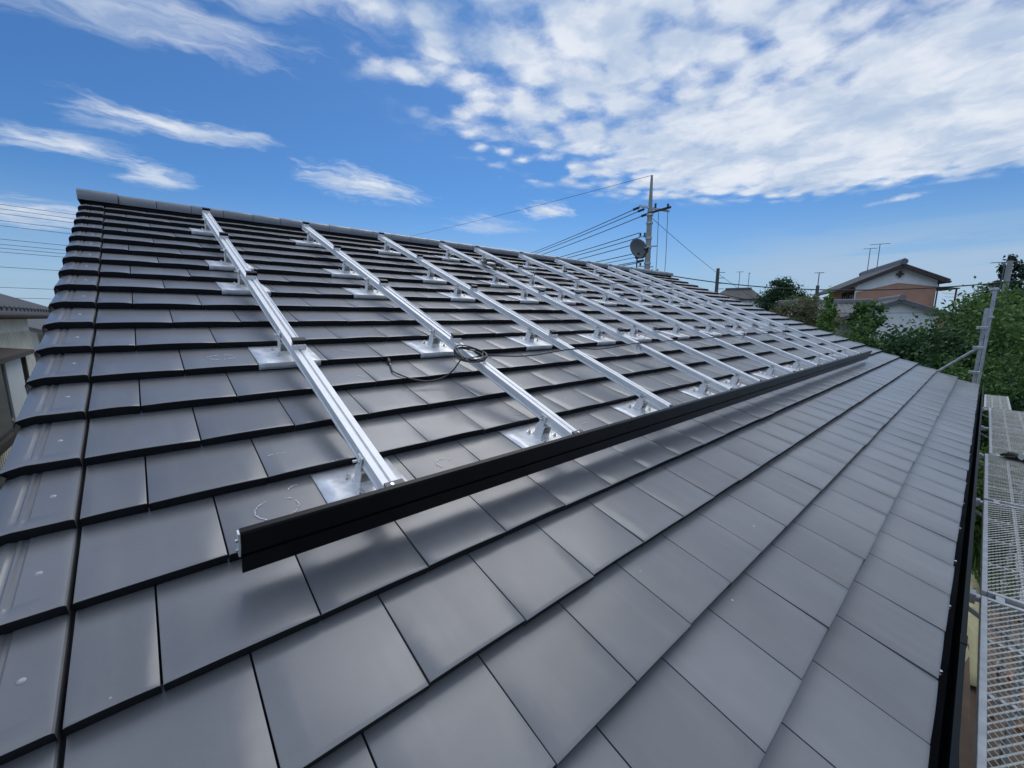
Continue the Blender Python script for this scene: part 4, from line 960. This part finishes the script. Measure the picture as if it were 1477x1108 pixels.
for q_, zz_ in ((-.42,ZT-2.95),(-.2,ZT-2.95),(-.45,ZT-3.95),(-.25,ZT-3.95),(-.35,ZT-4.45)): insul(pp(q_, zz_), (0,0,1), .20)
for rr_ in (.42, .86):
    b = MB(); b.tube([pp(rr_,Z1-.25,.1), pp(rr_+.03,ZT-4.0,.1), pp(rr_,ZT-6.2,.1)], .014, 5); b.build('drop_wire', M['wire'], up, off=UO)
b = MB(); b.tube([pp(.85,ZT-6.2,.1), pp(.85,ZT-5.75,.1)], [.09,.05], 8); b.build('insulator', M['insul'], up, off=UO)
# poles that carry the wires on, behind the roof and off to the left
def plain_pole(p, h, label):
    t = thing('utility_pole', label, 'utility pole', (p.x,p.y,0)); o_ = (p.x,p.y,0)
    b = MB(); b.tube([(p.x,p.y,0),(p.x,p.y,h)], [.18,.10], 12); b.build('shaft', M['concrete'], t, smooth=True, off=o_)
    for z in (h-.6, h-1.8): b = MB(); b.bar((p.x-.2,p.y-.9,z), (p.x+.2,p.y+.9,z), .09); b.build('cross_arm', M['galv'], t, off=o_)
plain_pole(QQ, H+6.1, 'concrete utility pole standing out of sight behind the ridge')
plain_pole(RR, H+6.2, 'concrete utility pole beyond the left edge of the picture')
def wire(a, b, sag, r, label, group=None, n_=18, name='power_wire'):
    a, b = Vector(a), Vector(b); pts = []
    for i in range(n_+1):
        t = i/n_; q = a.lerp(b, t); q.z -= sag*4*t*(1-t); pts.append(q)
    m_ = MB(); m_.tube(pts, r, 5); o = m_.build(name, M['wire'], off=None); tag(o, label, 'wire', group)
WL_ = ['topmost of the wires running left from the cross-arm of the pole', 'second wire down running left from the pole cross-arm', 'third wire down running left from the pole', 'fourth wire down running left from the pole', 'fifth wire down running left from the pole', 'thin wire sixth down running left from the pole', 'thick cable just above the satellite dish, running left from the pole', 'cable passing just left of the satellite dish from the pole', 'lowest cable running left from the pole below the dish top', 'wire leaving the second bracket of the pole to the left, upper of two', 'wire leaving the second bracket of the pole to the left, lower of two', 'wire leaving the small bracket level with the top of the dish']
for (r_o, z, L), lab, zq in zip(ATT, WL_, (5.9, 5.75, 5.5, 5.2, 4.95, 4.7, 4.5, 4.2, 3.9, 5.35, 4.85, 4.35)):
    wire(pp(r_o, z)+dq*L, QQ+Vector((0,0,H+zq)), .35, .016 if 'thin' in lab else .022, lab, 'wires from the pole to the left')
PT = pol(66, .165, 58); plain_pole(Vector((PT.x, PT.y, 0)), PT.z + .15, 'utility pole far behind the ridge that takes the single top wire')
wire((PP.x,PP.y,ZT), PT, .2, .011, 'thin wire from the very top of the pole running up to the left')
LW = [(293,'topmost'),(299.5,'second'),(306,'third'),(316,'fourth'),(323.5,'fifth'),(342.5,'sixth'),(350,'seventh'),(355.5,'eighth'),(361,'ninth'),(382.5,'tenth'),(412,'eleventh'),(427,'lowest')]
for y, w_ in LW:
    s = (455.5-y)/ (592.6*1.62)          # slope seen at the left edge of the picture
    z = H + s*35.2
    wire((QQ.x,QQ.y,z-.1), (RR.x,RR.y,z+.05), .0, .012, f'{w_} of the parallel wires crossing the sky at the left edge', 'parallel wires at the left')
# service lines to the right
PS = pol(-4.2, 0, 27); PS.z = 0
plain_pole(PS, H+2.3, 'concrete utility pole beyond the right edge of the picture')
wire(pp(.2,ZT-4.75), PS+Vector((0,0,H+1.62)), .75, .026, 'thick sagging cable from the pole across the sky to the right edge', name='service_cable', n_=30)
wire(pp(.5,ZT-5.0), pol(8.9,.012,46), .55, .022, 'second sagging cable from the pole towards the low grey roof', name='service_cable', n_=30)
wire(pp(.15,Z1-.55), pol(17.2,.020,44), .35, .012, 'thin stay wire slanting down right from the pole to the far roof', name='stay_wire')
wire(pol(18.2,.012,50), pol(-3.5,.010,24), .15, .014, 'thin dark line crossing in front of the low roofs and hedge', name='service_cable')
wire(pol(3.2,.040,48), PS+Vector((0,0,H+1.3)), .25, .012, 'thin line from the right eave of the brown house to the right edge', name='service_cable')
wire(pol(3.0,.034,48), (10.75+1.3,-.02,H+.58), .12, .010, 'thin line from the brown house to the top of the thin scaffold pole', name='service_cable')
# smaller poles
def small_pole(az, d, sl, r, label, m, arm=None, name='wooden_pole'):
    p = pol(az, sl, d); t = thing(name, label, 'pole', (p.x,p.y,0)); o_ = (p.x,p.y,0)
    b = MB(); b.tube([(p.x,p.y,0),(p.x,p.y,p.z)], [r*1.3,r], 10); b.build('shaft', m, t, smooth=True, off=o_)
    if arm:
        b = MB(); a = math.radians(az); rt_ = Vector((math.sin(a),-math.cos(a),0))
        for k in range(arm): b.bar(p-Vector((0,0,.35+.45*k))-rt_*.05, p-Vector((0,0,.35+.45*k))+rt_*.55, .06)
        b.build('cross_arm', M['galv'], t, off=o_)
M['polewood'] = mat('weathered_pole', (.11, .10, .095), .85, noise_amt=.2, nscale=4)
small_pole(22.95, 40, .102, .13, 'plain dark pole left of the distant slate roof', M['polewood'], 4)
small_pole(12.9, 42, .060, .12, 'dark pole rising behind the low grey roof with an aerial on top', M['polewood'])
p = pol(12.9,.060,42); aerial(p, 1.0, 'thin aerial above the dark pole behind the low roof', 5, .3, 1.9)
small_pole(-.65, 40, .085, .13, 'grey pole in front of the ragged conifer at the right edge', M['concrete'])
p = pol(-.35,.083,41); aerial(p, .01, 'thin aerial beside the grey pole at the right edge', 6, .6, 1.9, down=7)
small_pole(33.5, 62, .098, .11, 'small distant pole with cross-arms just above the ridge', M['polewood'], 2)
small_pole(26.2, 75, .060, .12, 'tiny distant pole seen past the right end of the ridge', M['polewood'], 2)
small_pole(51.5, 60, .155, .11, 'tiny pole top peeping over the ridge between the rails', M['polewood'], 1)
# satellite dish on the far slope of the roof
DC = pol(32.35, .152, 11.6); ds = thing('satellite_dish', 'dark grey satellite dish on a mast behind the ridge, left of the utility pole', 'satellite dish', (DC.x, DC.y, DC.z-1.0)); DO = (DC.x, DC.y, DC.z-1.0)
a = math.radians(32.35); tow = Vector((-math.cos(a),-math.sin(a),0)); side = Vector((math.sin(a),-math.cos(a),0))
nrm = (tow*.80 + side*.50 + Vector((0,0,.35))).normalized(); ux = nrm.cross(Vector((0,0,1))).normalized(); uy = ux.cross(nrm)
b = MB(); vs = [DC - nrm*.055]; fs = []; R_ = 7; S_ = 28
for i in range(1, R_+1):
    q = i/R_
    for k in range(S_): t = 2*math.pi*k/S_; vs.append(DC + ux*math.cos(t)*.255*q + uy*math.sin(t)*.285*q - nrm*.055*(1-q*q))
for k in range(S_): fs.append((0, 1+k, 1+(k+1) % S_))
for i in range(R_-1):
    for k in range(S_): fs.append((1+i*S_+k, 1+(i+1)*S_+k, 1+(i+1)*S_+(k+1) % S_, 1+i*S_+(k+1) % S_))
b.add(vs, fs); o = b.build('reflector', M['dish'], ds, smooth=True, off=DO); s = o.modifiers.new('s', 'SOLIDIFY'); s.thickness = .008
b = MB(); foc = DC + nrm*.27 - uy*.17 + side*.03; b.tube([DC - uy*.27, DC - uy*.32 + nrm*.08, foc - uy*.03], .013, 8); b.build('feed_arm', M['blackrub'], ds, off=DO)
b = MB(); b.tube([foc + nrm*.07, foc, foc - nrm*.06 + uy*.04], [.025,.035,.04], 10); b.box(foc - uy*.05, (.05,.05,.07)); b.build('receiver', M['blackrub'], ds, off=DO)
b = MB(); b.box(DC - nrm*.09 - uy*.16, (.10,.10,.14)); b.build('clamp', M['blackrub'], ds, off=DO)
b = MB(); mb_ = DC - nrm*.10 - uy*.1; b.tube([mb_, (mb_.x, mb_.y, DC.z-.95)], .019, 8); b.build('mast', M['dgrey'], ds, off=DO)
